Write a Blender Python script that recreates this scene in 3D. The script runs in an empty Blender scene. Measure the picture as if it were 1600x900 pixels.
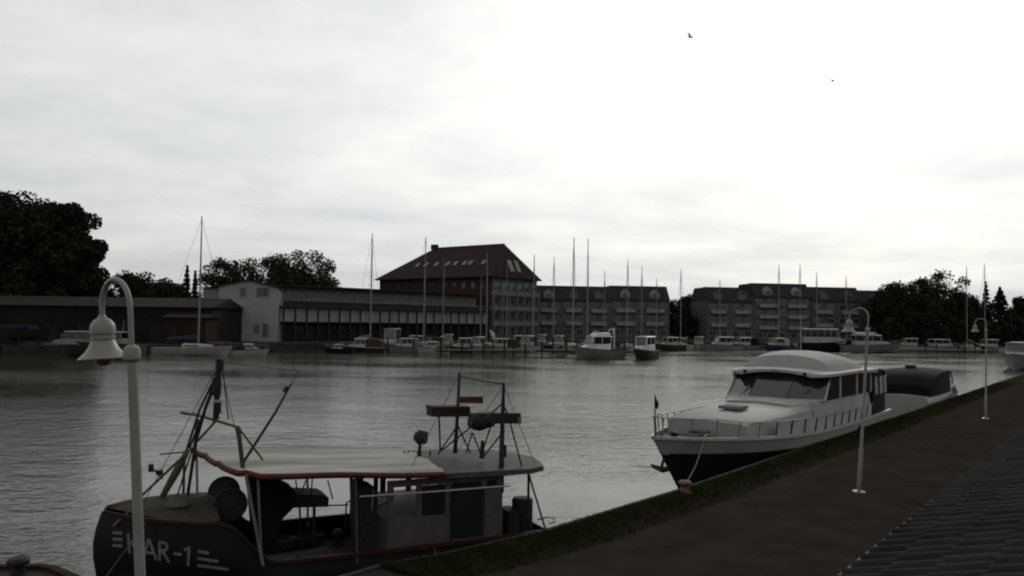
import bpy, bmesh, math, random
import numpy as np
from math import sin, cos, tan, pi, radians, sqrt, atan2
from mathutils import Vector, Matrix
from mathutils.bvhtree import BVHTree

S = bpy.context.scene
COL = S.collection
rnd = random.Random(7)

# ---------------------------------------------------------------- camera
F = 1250.0; CAMZ = 4.0
ROT = Matrix.Rotation(radians(92.43), 3, 'X') @ Matrix.Rotation(radians(0.8), 3, 'Z')
CP = Vector((0, 0, CAMZ))
cam = bpy.data.cameras.new('camera'); cam.sensor_width = 36; cam.lens = 36 * F / 1600
cam.clip_start = 0.05; cam.clip_end = 8000
co = bpy.data.objects.new('camera', cam); COL.objects.link(co)
co.location = CP; co.rotation_euler = ROT.to_euler()
S.camera = co

# ---------------------------------------------------------------- sky, sun, exposure
SUN_EL = radians(27); SUN_AZ = radians(22)        # ahead of the camera, to the right
W = bpy.data.worlds.new('World'); S.world = W; W.use_nodes = True
nt = W.node_tree; nt.nodes.clear()
def wn(t, **k):
    n = nt.nodes.new(t)
    for a, b in k.items(): setattr(n, a, b)
    return n
def mathn(op, a, b=None, c=None, clamp=False):
    n = wn('ShaderNodeMath', operation=op); n.use_clamp = clamp
    for i, v in enumerate((a, b, c)):
        if v is None: continue
        if isinstance(v, (int, float)): n.inputs[i].default_value = v
        else: nt.links.new(v, n.inputs[i])
    return n.outputs[0]
sky = wn('ShaderNodeTexSky', sky_type='NISHITA'); sky.sun_disc = False
sky.sun_elevation = SUN_EL; sky.sun_rotation = SUN_AZ
sky.air_density = 1.0; sky.dust_density = 4.0; sky.ozone_density = 1.0
bw = wn('ShaderNodeRGBToBW'); nt.links.new(sky.outputs[0], bw.inputs[0])
tc = wn('ShaderNodeTexCoord'); sx = wn('ShaderNodeSeparateXYZ'); nt.links.new(tc.outputs['Generated'], sx.inputs[0])
den = mathn('ADD', mathn('MAXIMUM', sx.outputs[2], 0.0), 0.10)
cx = mathn('DIVIDE', sx.outputs[0], den); cy = mathn('DIVIDE', sx.outputs[1], den)
cv = wn('ShaderNodeCombineXYZ'); nt.links.new(cx, cv.inputs[0]); nt.links.new(cy, cv.inputs[1])
n1 = wn('ShaderNodeTexNoise'); n1.inputs['Scale'].default_value = 0.55; n1.inputs['Detail'].default_value = 7; n1.inputs['Roughness'].default_value = 0.55; n1.inputs['Distortion'].default_value = 0.4
n2 = wn('ShaderNodeTexNoise'); n2.inputs['Scale'].default_value = 1.7; n2.inputs['Detail'].default_value = 6; n2.inputs['Roughness'].default_value = 0.6
nt.links.new(cv.outputs[0], n1.inputs['Vector']); nt.links.new(cv.outputs[0], n2.inputs['Vector'])
mr = wn('ShaderNodeMapRange'); nt.links.new(mathn('ADD', mathn('MULTIPLY', n1.outputs[0], 0.65), mathn('MULTIPLY', n2.outputs[0], 0.35)), mr.inputs[0])
mr.inputs[1].default_value = 0.36; mr.inputs[2].default_value = 0.62; mr.inputs[3].default_value = 0.0; mr.inputs[4].default_value = 1.0
mr.clamp = True
mixc = wn('ShaderNodeMix', data_type='RGBA'); nt.links.new(mr.outputs[0], mixc.inputs[0])
mixc.inputs[6].default_value = (0.74, 0.775, 0.80, 1); mixc.inputs[7].default_value = (1.03, 1.025, 1.0, 1)
mul = wn('ShaderNodeMix', data_type='RGBA', blend_type='MULTIPLY'); mul.inputs[0].default_value = 1.0
ovc = mathn('MULTIPLY', mathn('POWER', mathn('MULTIPLY', bw.outputs[0], 0.1), 0.21), 9.9)   # a cloud deck evens the sky out
edge_ = wn('ShaderNodeMapRange'); nt.links.new(sx.outputs[2], edge_.inputs[0]); edge_.interpolation_type = 'SMOOTHSTEP'      # the deck seen edge-on is greyer
edge_.inputs[1].default_value = 0.02; edge_.inputs[2].default_value = 0.24; edge_.inputs[3].default_value = 0.80; edge_.inputs[4].default_value = 1.0
nt.links.new(mathn('MULTIPLY', ovc, edge_.outputs[0]), mul.inputs[6]); nt.links.new(mixc.outputs[2], mul.inputs[7])
glow = wn('ShaderNodeMapRange'); nt.links.new(bw.outputs[0], glow.inputs[0]); glow.inputs[1].default_value = 4.0; glow.inputs[2].default_value = 28.0    # warmer towards the veiled sun
warm = wn('ShaderNodeMix', data_type='RGBA'); nt.links.new(glow.outputs[0], warm.inputs[0]); warm.inputs[6].default_value = (1, 1, 1, 1); warm.inputs[7].default_value = (1.03, 1.01, 0.955, 1)
mulw = wn('ShaderNodeMix', data_type='RGBA', blend_type='MULTIPLY'); mulw.inputs[0].default_value = 1.0
nt.links.new(mul.outputs[2], mulw.inputs[6]); nt.links.new(warm.outputs[2], mulw.inputs[7])
bg = wn('ShaderNodeBackground'); nt.links.new(mulw.outputs[2], bg.inputs[0]); bg.inputs[1].default_value = 0.10
wo = wn('ShaderNodeOutputWorld'); nt.links.new(bg.outputs[0], wo.inputs[0])
sl = bpy.data.lights.new('sun', 'SUN'); sl.energy = 0.5; sl.angle = radians(14); sl.color = (1, 0.96, 0.9)
so = bpy.data.objects.new('sun', sl); COL.objects.link(so)
sdir = Vector((sin(SUN_AZ) * cos(SUN_EL), cos(SUN_AZ) * cos(SUN_EL), sin(SUN_EL)))
so.rotation_euler = (-sdir).to_track_quat('-Z', 'Y').to_euler(); so.location = (0, 0, 60)
vs = S.view_settings; vs.view_transform = 'Standard'; vs.look = 'None'; vs.gamma = 1; vs.exposure = 0.0
S.render.engine = 'CYCLES'; S.cycles.use_denoising = True; S.cycles.filter_width = 2.1
S.cycles.max_bounces = 6; S.cycles.caustics_reflective = False; S.cycles.caustics_refractive = False

# ---------------------------------------------------------------- picture rays
def ray(x, y): return ROT @ Vector(((x - 800) / F, (450 - y) / F, -1))
def gp(x, y, z=0.0):
    d = ray(x, y); return CP + d * ((z - CAMZ) / d.z)
def at(x, y, Y):
    d = ray(x, y); return CP + d * (Y / d.y)
def onplane(x, y, p, n):
    d = ray(x, y); n = Vector(n); return CP + d * ((Vector(p) - CP).dot(n) / d.dot(n))

# ---------------------------------------------------------------- materials
MATS = {}
TONE = 0.53      # darkens the base colours below life, so surfaces sit dark against bright sky
def M(name, col, rough=0.75, var=0.18, scale=3.0, bump=0.0, metal=0.0, bscale=None, detail=5, col2=None, spec=None):
    if name in MATS: return MATS[name]
    m = bpy.data.materials.new(name); m.use_nodes = True; t = m.node_tree
    b = t.nodes['Principled BSDF']; b.inputs['Roughness'].default_value = rough; b.inputs['Metallic'].default_value = metal
    b.inputs['Specular IOR Level'].default_value = spec if spec is not None else (0.35 if rough < 0.6 else 0.1)
    g = t.nodes.new('ShaderNodeNewGeometry')
    n = t.nodes.new('ShaderNodeTexNoise'); n.inputs['Scale'].default_value = scale; n.inputs['Detail'].default_value = detail; n.inputs['Roughness'].default_value = 0.65
    t.links.new(g.outputs['Position'], n.inputs['Vector'])
    r = t.nodes.new('ShaderNodeMapRange'); r.inputs[1].default_value = 0.3; r.inputs[2].default_value = 0.7; t.links.new(n.outputs[0], r.inputs[0])
    mx = t.nodes.new('ShaderNodeMix'); mx.data_type = 'RGBA'; t.links.new(r.outputs[0], mx.inputs[0])
    col = tuple(c * TONE for c in col)
    c2 = col2 or tuple(min(1, c * (1 + var)) for c in col)
    mx.inputs[6].default_value = tuple(c * (1 - var) for c in col) + (1,); mx.inputs[7].default_value = tuple(c2) + (1,)
    t.links.new(mx.outputs[2], b.inputs['Base Color'])
    if bump:
        n2 = t.nodes.new('ShaderNodeTexNoise'); n2.inputs['Scale'].default_value = bscale or scale * 6; n2.inputs['Detail'].default_value = 4
        t.links.new(g.outputs['Position'], n2.inputs['Vector'])
        bp_ = t.nodes.new('ShaderNodeBump'); bp_.inputs['Strength'].default_value = bump; bp_.inputs['Distance'].default_value = 0.05
        t.links.new(n2.outputs[0], bp_.inputs['Height']); t.links.new(bp_.outputs[0], b.inputs['Normal'])
    MATS[name] = m; return m

def mat_glass(name, col=(0.02, 0.025, 0.03), rough=0.06):
    m = M(name, col, rough, 0.3, 2.0, spec=0.6); return m

def mat_canopy():
    m = bpy.data.materials.new('canopy_cloth'); m.use_nodes = True; t = m.node_tree; b = t.nodes['Principled BSDF']; b.inputs['Roughness'].default_value = .85; b.inputs['Specular IOR Level'].default_value = .1
    tc_ = t.nodes.new('ShaderNodeTexCoord'); mp = t.nodes.new('ShaderNodeMapping'); mp.inputs['Scale'].default_value = (.2, 1.7, 1); t.links.new(tc_.outputs['Object'], mp.inputs[0])
    n = t.nodes.new('ShaderNodeTexNoise'); n.inputs['Scale'].default_value = 1.0; n.inputs['Detail'].default_value = 4; t.links.new(mp.outputs[0], n.inputs['Vector'])
    r = t.nodes.new('ShaderNodeValToRGB'); t.links.new(n.outputs[0], r.inputs[0]); r.color_ramp.elements[0].position = .34; r.color_ramp.elements[0].color = (.17, .178, .145, 1); r.color_ramp.elements[1].position = .62; r.color_ramp.elements[1].color = (.36, .355, .33, 1)
    t.links.new(r.outputs[0], b.inputs['Base Color']); return m

def mat_water():
    m = bpy.data.materials.new('water'); m.use_nodes = True; t = m.node_tree
    b = t.nodes['Principled BSDF']; b.inputs['Base Color'].default_value = (0.024, 0.0255, 0.0155, 1)
    b.inputs['Roughness'].default_value = 0.11; b.inputs['IOR'].default_value = 1.36; b.inputs['Specular Tint'].default_value = (0.84, 0.86, 0.77, 1)
    g = t.nodes.new('ShaderNodeNewGeometry')
    def noise(scale, det, sx_, sy_, rot):
        mp = t.nodes.new('ShaderNodeMapping'); mp.inputs['Scale'].default_value = (sx_, sy_, 1); mp.inputs['Rotation'].default_value = (0, 0, rot)
        t.links.new(g.outputs['Position'], mp.inputs[0])
        n = t.nodes.new('ShaderNodeTexNoise'); n.inputs['Scale'].default_value = scale; n.inputs['Detail'].default_value = det
        t.links.new(mp.outputs[0], n.inputs['Vector']); return n.outputs[0]
    def bump(h, s, d, prev=None):
        bb = t.nodes.new('ShaderNodeBump'); bb.inputs['Strength'].default_value = s; bb.inputs['Distance'].default_value = d
        t.links.new(h, bb.inputs['Height'])
        if prev: t.links.new(prev, bb.inputs['Normal'])
        return bb.outputs[0]
    # patches of wind: ripples stronger here, calmer there
    big = noise(0.045, 3, 1, 1.6, 0.5)
    mrr = t.nodes.new('ShaderNodeMapRange'); mrr.inputs[1].default_value = 0.35; mrr.inputs[2].default_value = 0.65
    mrr.inputs[3].default_value = 0.2; mrr.inputs[4].default_value = 1.15; t.links.new(big, mrr.inputs[0])
    def scaled(h):
        mm = t.nodes.new('ShaderNodeMath'); mm.operation = 'MULTIPLY'; t.links.new(h, mm.inputs[0]); t.links.new(mrr.outputs[0], mm.inputs[1]); return mm.outputs[0]
    b1 = bump(scaled(noise(1.3, 4, 0.75, 1.25, 0.35)), 0.6, 0.13)
    b2 = bump(scaled(noise(4.2, 5, 0.7, 1.3, -0.2)), 0.7, 0.05, b1)
    t.links.new(b2, b.inputs['Normal']); return m

white = M('white_paint', (0.46, 0.455, 0.42), 0.45, 0.1, 1.5)
whitehull = M('white_gelcoat', (0.43, 0.415, 0.395), 0.6, 0.2, 0.8, detail=8, spec=0.3)
lampw = M('lamp_enamel', (0.27, 0.265, 0.235), 0.4, 0.12, 8)
lampgl = M('lamp_glass_amber', (0.25, 0.13, 0.05), 0.2, 0.2, 10)
steel = M('galvanised_steel', (0.30, 0.30, 0.29), 0.5, 0.25, 12, metal=0.6)
alu = M('mast_aluminium', (0.26, 0.26, 0.26), 0.5, 0.15, 4)
darkst = M('dark_steel', (0.035, 0.034, 0.034), 0.6, 0.4, 8)
rust = M('rusty_steel', (0.05, 0.024, 0.018), 0.85, 0.5, 6, bump=0.3)
olive = M('weathered_olive_paint', (0.10, 0.10, 0.055), 0.7, 0.35, 6)
navy = M('navy_hull_paint', (0.0065, 0.0068, 0.0095), 0.6, 0.3, 2, spec=0.15)
blackhull = M('black_hull_paint', (0.014, 0.014, 0.016), 0.4, 0.3, 2)
letterm = M('letter_paint', (0.20, 0.20, 0.205), 0.6, 0.2, 8)
redtrim = M('red_trim', (0.115, 0.032, 0.022), 0.6, 0.3, 5)
canvas = M('white_canvas', (0.58, 0.59, 0.55), 0.8, 0.15, 1.2, bump=0.15, bscale=4)
navycv = M('navy_canvas', (0.011, 0.0115, 0.017), 0.85, 0.3, 3, bump=0.2)
greycv = M('grey_canvas', (0.22, 0.22, 0.22), 0.85, 0.2, 3)
bluecv = M('blue_canvas', (0.03, 0.05, 0.13), 0.85, 0.2, 3)
tarp = M('brown_tarpaulin', (0.062, 0.054, 0.038), 0.8, 0.35, 2.5, bump=0.5, bscale=5)
net = M('dark_net', (0.014, 0.017, 0.016), 0.95, 0.5, 18, bump=0.8, bscale=50)
wood = M('brown_varnished_wood', (0.040, 0.022, 0.014), 0.5, 0.3, 6)
deckw = M('deck_planks', (0.20, 0.17, 0.13), 0.8, 0.25, 6)
deckg = M('grey_deck', (0.13, 0.14, 0.13), 0.8, 0.25, 3)
glass = mat_glass('dark_glass')
glassl = mat_glass('sky_glass', (0.05, 0.06, 0.06), 0.03)
rubber = M('black_rubber', (0.012, 0.012, 0.012), 0.7, 0.3, 6)
redhull = M('red_hull_paint', (0.045, 0.018, 0.017), 0.45, 0.25, 2)
brick = M('red_brick_wall', (0.070, 0.038, 0.033), 0.9, 0.3, 1.2, bump=0.2)
redroof = M('red_roof_tiles', (0.042, 0.023, 0.022), 0.85, 0.25, 0.8, bump=0.4, bscale=6)
darkroof = M('dark_roof_tiles', (0.040, 0.038, 0.042), 0.85, 0.25, 0.8, bump=0.4, bscale=6)
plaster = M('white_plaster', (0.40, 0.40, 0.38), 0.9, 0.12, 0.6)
greyplast = M('grey_plaster', (0.12, 0.12, 0.124), 0.9, 0.2, 0.5)
palepl = M('pale_balcony', (0.31, 0.315, 0.31), 0.85, 0.15, 0.6)
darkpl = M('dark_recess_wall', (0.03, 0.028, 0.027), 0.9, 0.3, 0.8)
shedw = M('dark_shed_boards', (0.020, 0.017, 0.015), 0.9, 0.35, 0.6)
shedr = M('shed_roof_felt', (0.026, 0.022, 0.018), 0.9, 0.3, 0.4)
redbrown = M('red_brown_boards', (0.042, 0.021, 0.018), 0.9, 0.25, 1)
conc = M('quay_concrete', (0.05, 0.047, 0.041), 0.9, 0.35, 0.9, bump=0.3)
pave = M('promenade_paving', (0.052, 0.041, 0.0355), 1.0, 0.28, 0.9, bump=0.5, bscale=11, detail=10, spec=0.0)
soil = M('grassy_soil', (0.040, 0.041, 0.021), 1.0, 0.3, 2.5, bump=0.3, spec=0.0)
grassm = M('grass_blades', (0.042, 0.047, 0.022), 0.9, 0.35, 1.2, spec=0.0)
earth = M('far_ground', (0.045, 0.045, 0.035), 0.95, 0.35, 0.2)
leafm = M('leaf_dark', (0.0330, 0.0450, 0.0210), 0.7, 0.45, 0.35, spec=0.0)
leafm2 = M('leaf_mid', (0.0510, 0.0630, 0.0315), 0.7, 0.45, 0.35, spec=0.0)
leafc = M('leaf_conifer', (0.0240, 0.0360, 0.0225), 0.75, 0.4, 0.4, spec=0.0)
bark = M('bark', (0.035, 0.027, 0.020), 0.95, 0.3, 3)
tilem = M('dark_roof_pantile', (0.034, 0.035, 0.035), 0.9, 0.5, 2.2, bump=0.25, bscale=40, spec=0.03)
feather = M('gull_plumage', (0.10, 0.095, 0.09), 0.8, 0.2, 10)
ropem = M('mooring_rope', (0.16, 0.15, 0.12), 0.9, 0.2, 30)
bluebox = M('blue_container_paint', (0.020, 0.028, 0.045), 0.7, 0.25, 0.8)
orange = M('orange_buoy', (0.35, 0.06, 0.03), 0.5, 0.2, 4)

# ---------------------------------------------------------------- mesh builder
XF = {}
def mtx(loc, rz): return Matrix.Translation(Vector(loc)) @ Matrix.Rotation(rz, 4, 'Z')
def tag(o, label=None, cat=None, group=None, kind=None):
    if label: o['label'] = label
    if cat: o['category'] = cat
    if group: o['group'] = group
    if kind: o['kind'] = kind
    return o
def thing(name, label, cat, loc=(0, 0, 0), rz=0.0, group=None):
    o = bpy.data.objects.new(name, None); COL.objects.link(o)
    o.empty_display_size = 0.1
    o.location = loc; o.rotation_euler = (0, 0, rz); XF[o] = mtx(loc, rz)
    return tag(o, label, cat, group)
class MB:
    def __init__(s): s.v = []; s.f = []
    def add(s, vs_, fs):
        k = len(s.v); s.v += [Vector(p) for p in vs_]; s.f += [tuple(i + k for i in f) for f in fs]; return s
    def box(s, c, d, rz=0.0, rot=None):
        R_ = rot or Matrix.Rotation(rz, 3, 'Z'); c = Vector(c); h = Vector(d) / 2
        P = [c + R_ @ Vector((sx_ * h.x, sy_ * h.y, sz_ * h.z)) for sz_ in (-1, 1) for sx_, sy_ in ((-1, -1), (1, -1), (1, 1), (-1, 1))]
        return s.add(P, [(3, 2, 1, 0), (4, 5, 6, 7), (0, 1, 5, 4), (1, 2, 6, 5), (2, 3, 7, 6), (3, 0, 4, 7)])
    def bar(s, a, b, w, h=None, up=(0, 0, 1)):
        a = Vector(a); b = Vector(b); d = (b - a).normalized(); up = Vector(up)
        if abs(d.dot(up)) > 0.99: up = Vector((1, 0, 0))
        x = d.cross(up).normalized() * w / 2; y = x.cross(d).normalized() * (h or w) / 2
        P = [p + i * x + j * y for p in (a, b) for i, j in ((-1, -1), (1, -1), (1, 1), (-1, 1))]
        return s.add(P, [(3, 2, 1, 0), (4, 5, 6, 7), (0, 1, 5, 4), (1, 2, 6, 5), (2, 3, 7, 6), (3, 0, 4, 7)])
    def tube(s, path, r, n=8, cap=True):
        path = [Vector(p) for p in path]; m = len(path); rr = r if isinstance(r, (list, tuple)) else [r] * m
        rings = []; prev = None
        for i, p in enumerate(path):
            d = (path[min(i + 1, m - 1)] - path[max(i - 1, 0)]).normalized()
            if prev is None:
                u = d.orthogonal().normalized()
            else:
                u = (prev - d * prev.dot(d)).normalized()
            prev = u; w = d.cross(u)
            rings.append([p + (u * cos(2 * pi * k / n) + w * sin(2 * pi * k / n)) * rr[i] for k in range(n)])
        return s.loft(rings, cap)
    def loft(s, rings, cap=True, closed=True):
        n = len(rings[0]); k = len(s.v)
        for r in rings: s.v += [Vector(p) for p in r]
        e = n if closed else n - 1
        for i in range(len(rings) - 1):
            for j in range(e):
                a = k + i * n + j; b = k + i * n + (j + 1) % n
                s.f.append((a, b, b + n, a + n))
        if cap and closed:
            s.f.append(tuple(k + j for j in reversed(range(n)))); q = k + (len(rings) - 1) * n
            s.f.append(tuple(q + j for j in range(n)))
        return s
    def lathe(s, prof, c=(0, 0, 0), n=20):
        c = Vector(c)
        return s.loft([[c + Vector((r * cos(2 * pi * k / n), r * sin(2 * pi * k / n), z)) for k in range(n)] for r, z in prof])
    def prism(s, poly, z0, z1):
        n = len(poly)
        P = [Vector((p[0], p[1], z0)) for p in poly] + [Vector((p[0], p[1], z1)) for p in poly]
        return s.add(P, [tuple(reversed(range(n))), tuple(range(n, 2 * n))] + [(i, (i + 1) % n, n + (i + 1) % n, n + i) for i in range(n)])
    def slab(s, poly, off):
        n = len(poly); off = Vector(off); poly = [Vector(p) for p in poly]
        return s.add(poly + [p + off for p in poly], [tuple(reversed(range(n))), tuple(range(n, 2 * n))] + [(i, (i + 1) % n, n + (i + 1) % n, n + i) for i in range(n)])
    def ball(s, c, r, nu=12, nv=8):
        c = Vector(c); r = Vector(r) if not isinstance(r, (int, float)) else Vector((r, r, r))
        rings = [[c + Vector((r.x * sin(pi * (i + .02) / (nv + .04)) * cos(2 * pi * k / nu), r.y * sin(pi * (i + .02) / (nv + .04)) * sin(2 * pi * k / nu), -r.z * cos(pi * (i + .02) / (nv + .04)))) for k in range(nu)] for i in range(nv + 1)]
        return s.loft(rings)
    def mesh(s, name, mat, inv=None, smooth=False):
        me = bpy.data.meshes.new(name)
        vs_ = [inv @ p for p in s.v] if inv else s.v
        me.from_pydata([tuple(p) for p in vs_], [], s.f); me.update()
        bm = bmesh.new(); bm.from_mesh(me); bmesh.ops.recalc_face_normals(bm, faces=bm.faces); bm.to_mesh(me); bm.free()
        me.materials.append(mat)
        if smooth:
            for p in me.polygons: p.use_smooth = True
            try: me.set_sharp_from_angle(angle=radians(38))
            except Exception: pass
        return me
    def build(s, name, mat, parent=None, world=False, smooth=False):
        """one mesh object; world=True: vertices are world coordinates, made local to the parent"""
        inv = XF[parent].inverted() if (world and parent is not None) else None
        me = s.mesh(name, mat, inv, smooth)
        o = bpy.data.objects.new(name, me); COL.objects.link(o)
        if parent is not None: o.parent = parent; XF[o] = XF[parent]
        return o
def struct(o): o['kind'] = 'structure'; return o
def part_like(o, parent, loc=(0, 0, 0), rz=0.0, scale=None):
    c = o.copy(); COL.objects.link(c); c.parent = parent; c.location = loc; c.rotation_euler = (0, 0, rz)
    if scale: c.scale = scale
    return c

# ---------------------------------------------------------------- ground, water, quays
WZ = -1.2
QD = Vector((0.627, 0.779, 0)); QN = Vector((-0.779, 0.627, 0))      # along the near quay; out over the water
EDGE = [Vector((-2.03, 13.12, 0)) - QD * 45, Vector((-2.03, 13.12, 0)), Vector((-1.11, 13.77, 0)), Vector((0.74, 15.43, 0)), Vector((4.1, 19.34, 0)),
        Vector((7.62, 23.75, 0)), Vector((41.46, 66.1, 0)), Vector((128.0, 173.6, 0))]
FAR = [(-500, 103), (-66, 104), (-47, 116), (-39, 128), (-30, 140), (-2, 168), (10, 178), (25, 184), (60, 188), (110, 190), (150, 192)]
def sheet(name, poly, z, mat):
    m = MB(); m.add([(p[0], p[1], z) for p in poly], [tuple(range(len(poly)))]); return m.build(name, mat)
wt = MB(); wt.add([(-900, -120, WZ), (400, -120, WZ), (400, 400, WZ), (-900, 400, WZ)], [(0, 1, 2, 3)])
struct(wt.build('water', mat_water()))
near = [(p.x, p.y) for p in EDGE] + [(150, 191.9), (900, 191.9), (900, -160), (-20, -160)]
struct(sheet('promenade', near, 0.0, pave))
farp = FAR + [(3500, 192.1), (3500, 4500), (-3500, 4500), (-3500, 103)]
struct(sheet('far_shore_ground', farp, -0.02, earth))
def quaywall(name, pts, t, top):
    m = MB()
    for a, b in zip(pts[:-1], pts[1:]):
        a = Vector((a[0], a[1], 0)); b = Vector((b[0], b[1], 0)); d = (b - a).normalized(); n = Vector((-d.y, d.x, 0)) * t
        m.add([a + Vector((0, 0, -4)), b + Vector((0, 0, -4)), b + n + Vector((0, 0, -4)), a + n + Vector((0, 0, -4)),
               a + Vector((0, 0, top)), b + Vector((0, 0, top)), b + n + Vector((0, 0, top)), a + n + Vector((0, 0, top))],
              [(3, 2, 1, 0), (4, 5, 6, 7), (0, 1, 5, 4), (1, 2, 6, 5), (2, 3, 7, 6), (3, 0, 4, 7)])
    return struct(m.build(name, conc))
quaywall('quay_wall', EDGE, 0.12, 0.035)
quaywall('far_quay_wall', FAR, -0.4, 0.06)
# grass verge along the near quay, its inner border ragged
vw = 0.85; rv = random.Random(2); L1 = []; L2 = []
def along(s):
    i = 1
    while i < len(EDGE) - 2 and s > (EDGE[i + 1] - EDGE[i]).length: s -= (EDGE[i + 1] - EDGE[i]).length; i += 1
    return EDGE[i] + (EDGE[i + 1] - EDGE[i]).normalized() * s
for k in range(260):
    s = k * .28 if k < 200 else 56 + (k - 199) * 2.2
    p = along(s); L1.append(p - QN * .02); L2.append(p - QN * (vw + rv.uniform(-.28, .35) + .25 * sin(s * .8) + .15 * sin(s * 2.3)))
m = MB(); m.add([(p.x, p.y, 0.03) for p in L1] + [(p.x, p.y, 0.006) for p in L2], [(i, i + 1, len(L1) + i + 1, len(L1) + i) for i in range(len(L1) - 1)])
struct(m.build('grass_verge', soil))
g = np.random.default_rng(3); m = MB(); V = []; Fc = []
seglen = [(EDGE[i + 1] - EDGE[i]).length for i in range(1, 6)]
for k in range(60000):
    s_ = (g.random() ** 1.8) * 60.0; i = 0; q = s_
    while i < 4 and q > seglen[i]: q -= seglen[i]; i += 1
    p = EDGE[1 + i] + (EDGE[2 + i] - EDGE[1 + i]).normalized() * q - QN * (abs(g.normal(0, 0.42)) + 0.0 if g.random() < .6 else g.random() * (vw + .4))
    h = (0.025 + 0.06 * g.random()) * (1.6 if g.random() < 0.12 else 1); a = g.random() * 6.28; w = 0.006 + 0.009 * g.random()
    l = Vector((g.normal(0, .05), g.normal(0, .05), h)); d = Vector((cos(a), sin(a), 0)) * w
    b0 = Vector((p.x, p.y, 0.015)); n0 = len(V); V += [b0 - d, b0 + d, b0 + l]; Fc.append((n0, n0 + 1, n0 + 2))
m.v = V; m.f = Fc
tag(m.build('grass', grassm), 'short rough grass fringe along the quay edge', 'grass', kind='stuff')

# ---------------------------------------------------------------- tiled roof below the camera
EV = Vector((0.622, 0.783, 0)); UP = Vector((0.783, -0.622, 0)); TH = radians(18)
E0 = Vector((2.415, 5.91, 2.2)); SL = UP * cos(TH) + Vector((0, 0, sin(TH))); NR = EV.cross(SL); NR = NR if NR.z > 0 else -NR
bld = thing('quayside_building', 'low building with a dark pantiled roof below the viewpoint', 'building', (E0.x, E0.y, 0), 0)
s0, s1, wr = -6.0, 15.5, 6.6
m = MB(); a = E0 + EV * s0; b = E0 + EV * s1
m.slab([a - NR * .09, b - NR * .09, b + SL * wr - NR * .09, a + SL * wr - NR * .09], -NR * 0.10)
rid = SL * wr; sl2 = UP * cos(TH) - Vector((0, 0, sin(TH)))
m.slab([a + rid - NR * .09, b + rid - NR * .09, b + rid + sl2 * wr - NR * .09, a + rid + sl2 * wr - NR * .09], Vector((0, 0, -.1)))
roof = m.build('roof', M('roof_underlay', (0.02, 0.02, 0.02), 0.9), bld, True)
m = MB(); i0 = UP * 0.45; i1 = UP * (2 * wr * cos(TH) - .45)
m.prism([a + i0 + EV * .3, b + i0 - EV * .3, b + i1 - EV * .3, a + i1 + EV * .3], 0.0, 2.06)
m.build('wall', M('quayside_wall', (0.16, 0.12, 0.10), 0.9, 0.2, 2), bld, True)
m = MB(); gp0 = E0 - UP * .05 - Vector((0, 0, .13))
m.tube([gp0 + EV * s0, gp0 + EV * s1], 0.06, 8); m.build('gutter', darkst, bld, True, True)
TW, TL = 0.25, 0.36
def tile_mesh():
    prof = [(0, .010), (.03, .004), (.075, .0), (.12, .006), (.145, .030), (.175, .052), (.21, .056), (.245, .040), (.262, .016)]
    m = MB(); rings = []
    for y, dz in ((0.0, 0.0), (TL + .05, 0.0)):
        rings.append([Vector((x, y, z + (0.030 if y == 0 else 0.004))) for x, z in prof] + [Vector((x, y, z + (0.012 if y == 0 else -0.012))) for x, z in reversed(prof)])
    m.loft(rings); return m
tm = tile_mesh().mesh('pantile', tilem, smooth=True)
base = Matrix((EV, SL, NR)).transposed()
rnt = random.Random(5); vis = []; rest = []
for c in range(int(s0 / TW), int(s1 / TW)):
    for r_ in range(int(wr / TL)):
        P = E0 + EV * (c * TW) + SL * (r_ * TL - .04) - NR * 0.085
        q = ROT.transposed() @ (P + SL * .18 + NR * .05 - CP)
        ok_ = q.z < -0.3
        if ok_:
            px_ = 800 + F * q.x / -q.z; py_ = 450 - F * q.y / -q.z
            ok_ = -30 < px_ < 1640 and py_ < 940
        (vis if ok_ else rest).append((P, -q.z))
vis.sort(key=lambda t: t[1]); rest += vis[290:]; vis = vis[:290]
def tmat(P): return Matrix.Translation(P + NR * rnt.uniform(-.004, .006)) @ (base @ Matrix.Rotation(rnt.gauss(0, .012), 3, 'Z')).to_4x4()
for P, _ in vis:
    o = bpy.data.objects.new('roof_tile', tm); COL.objects.link(o); o.parent = roof
    o.matrix_local = XF[roof].inverted() @ tmat(P)
m = MB(); t0 = tile_mesh()
for P, _ in rest:
    X = tmat(P); m.add([X @ v for v in t0.v], t0.f)
o = m.build('roof_tiling', tilem, roof, True, True); o['kind'] = 'stuff'

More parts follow.
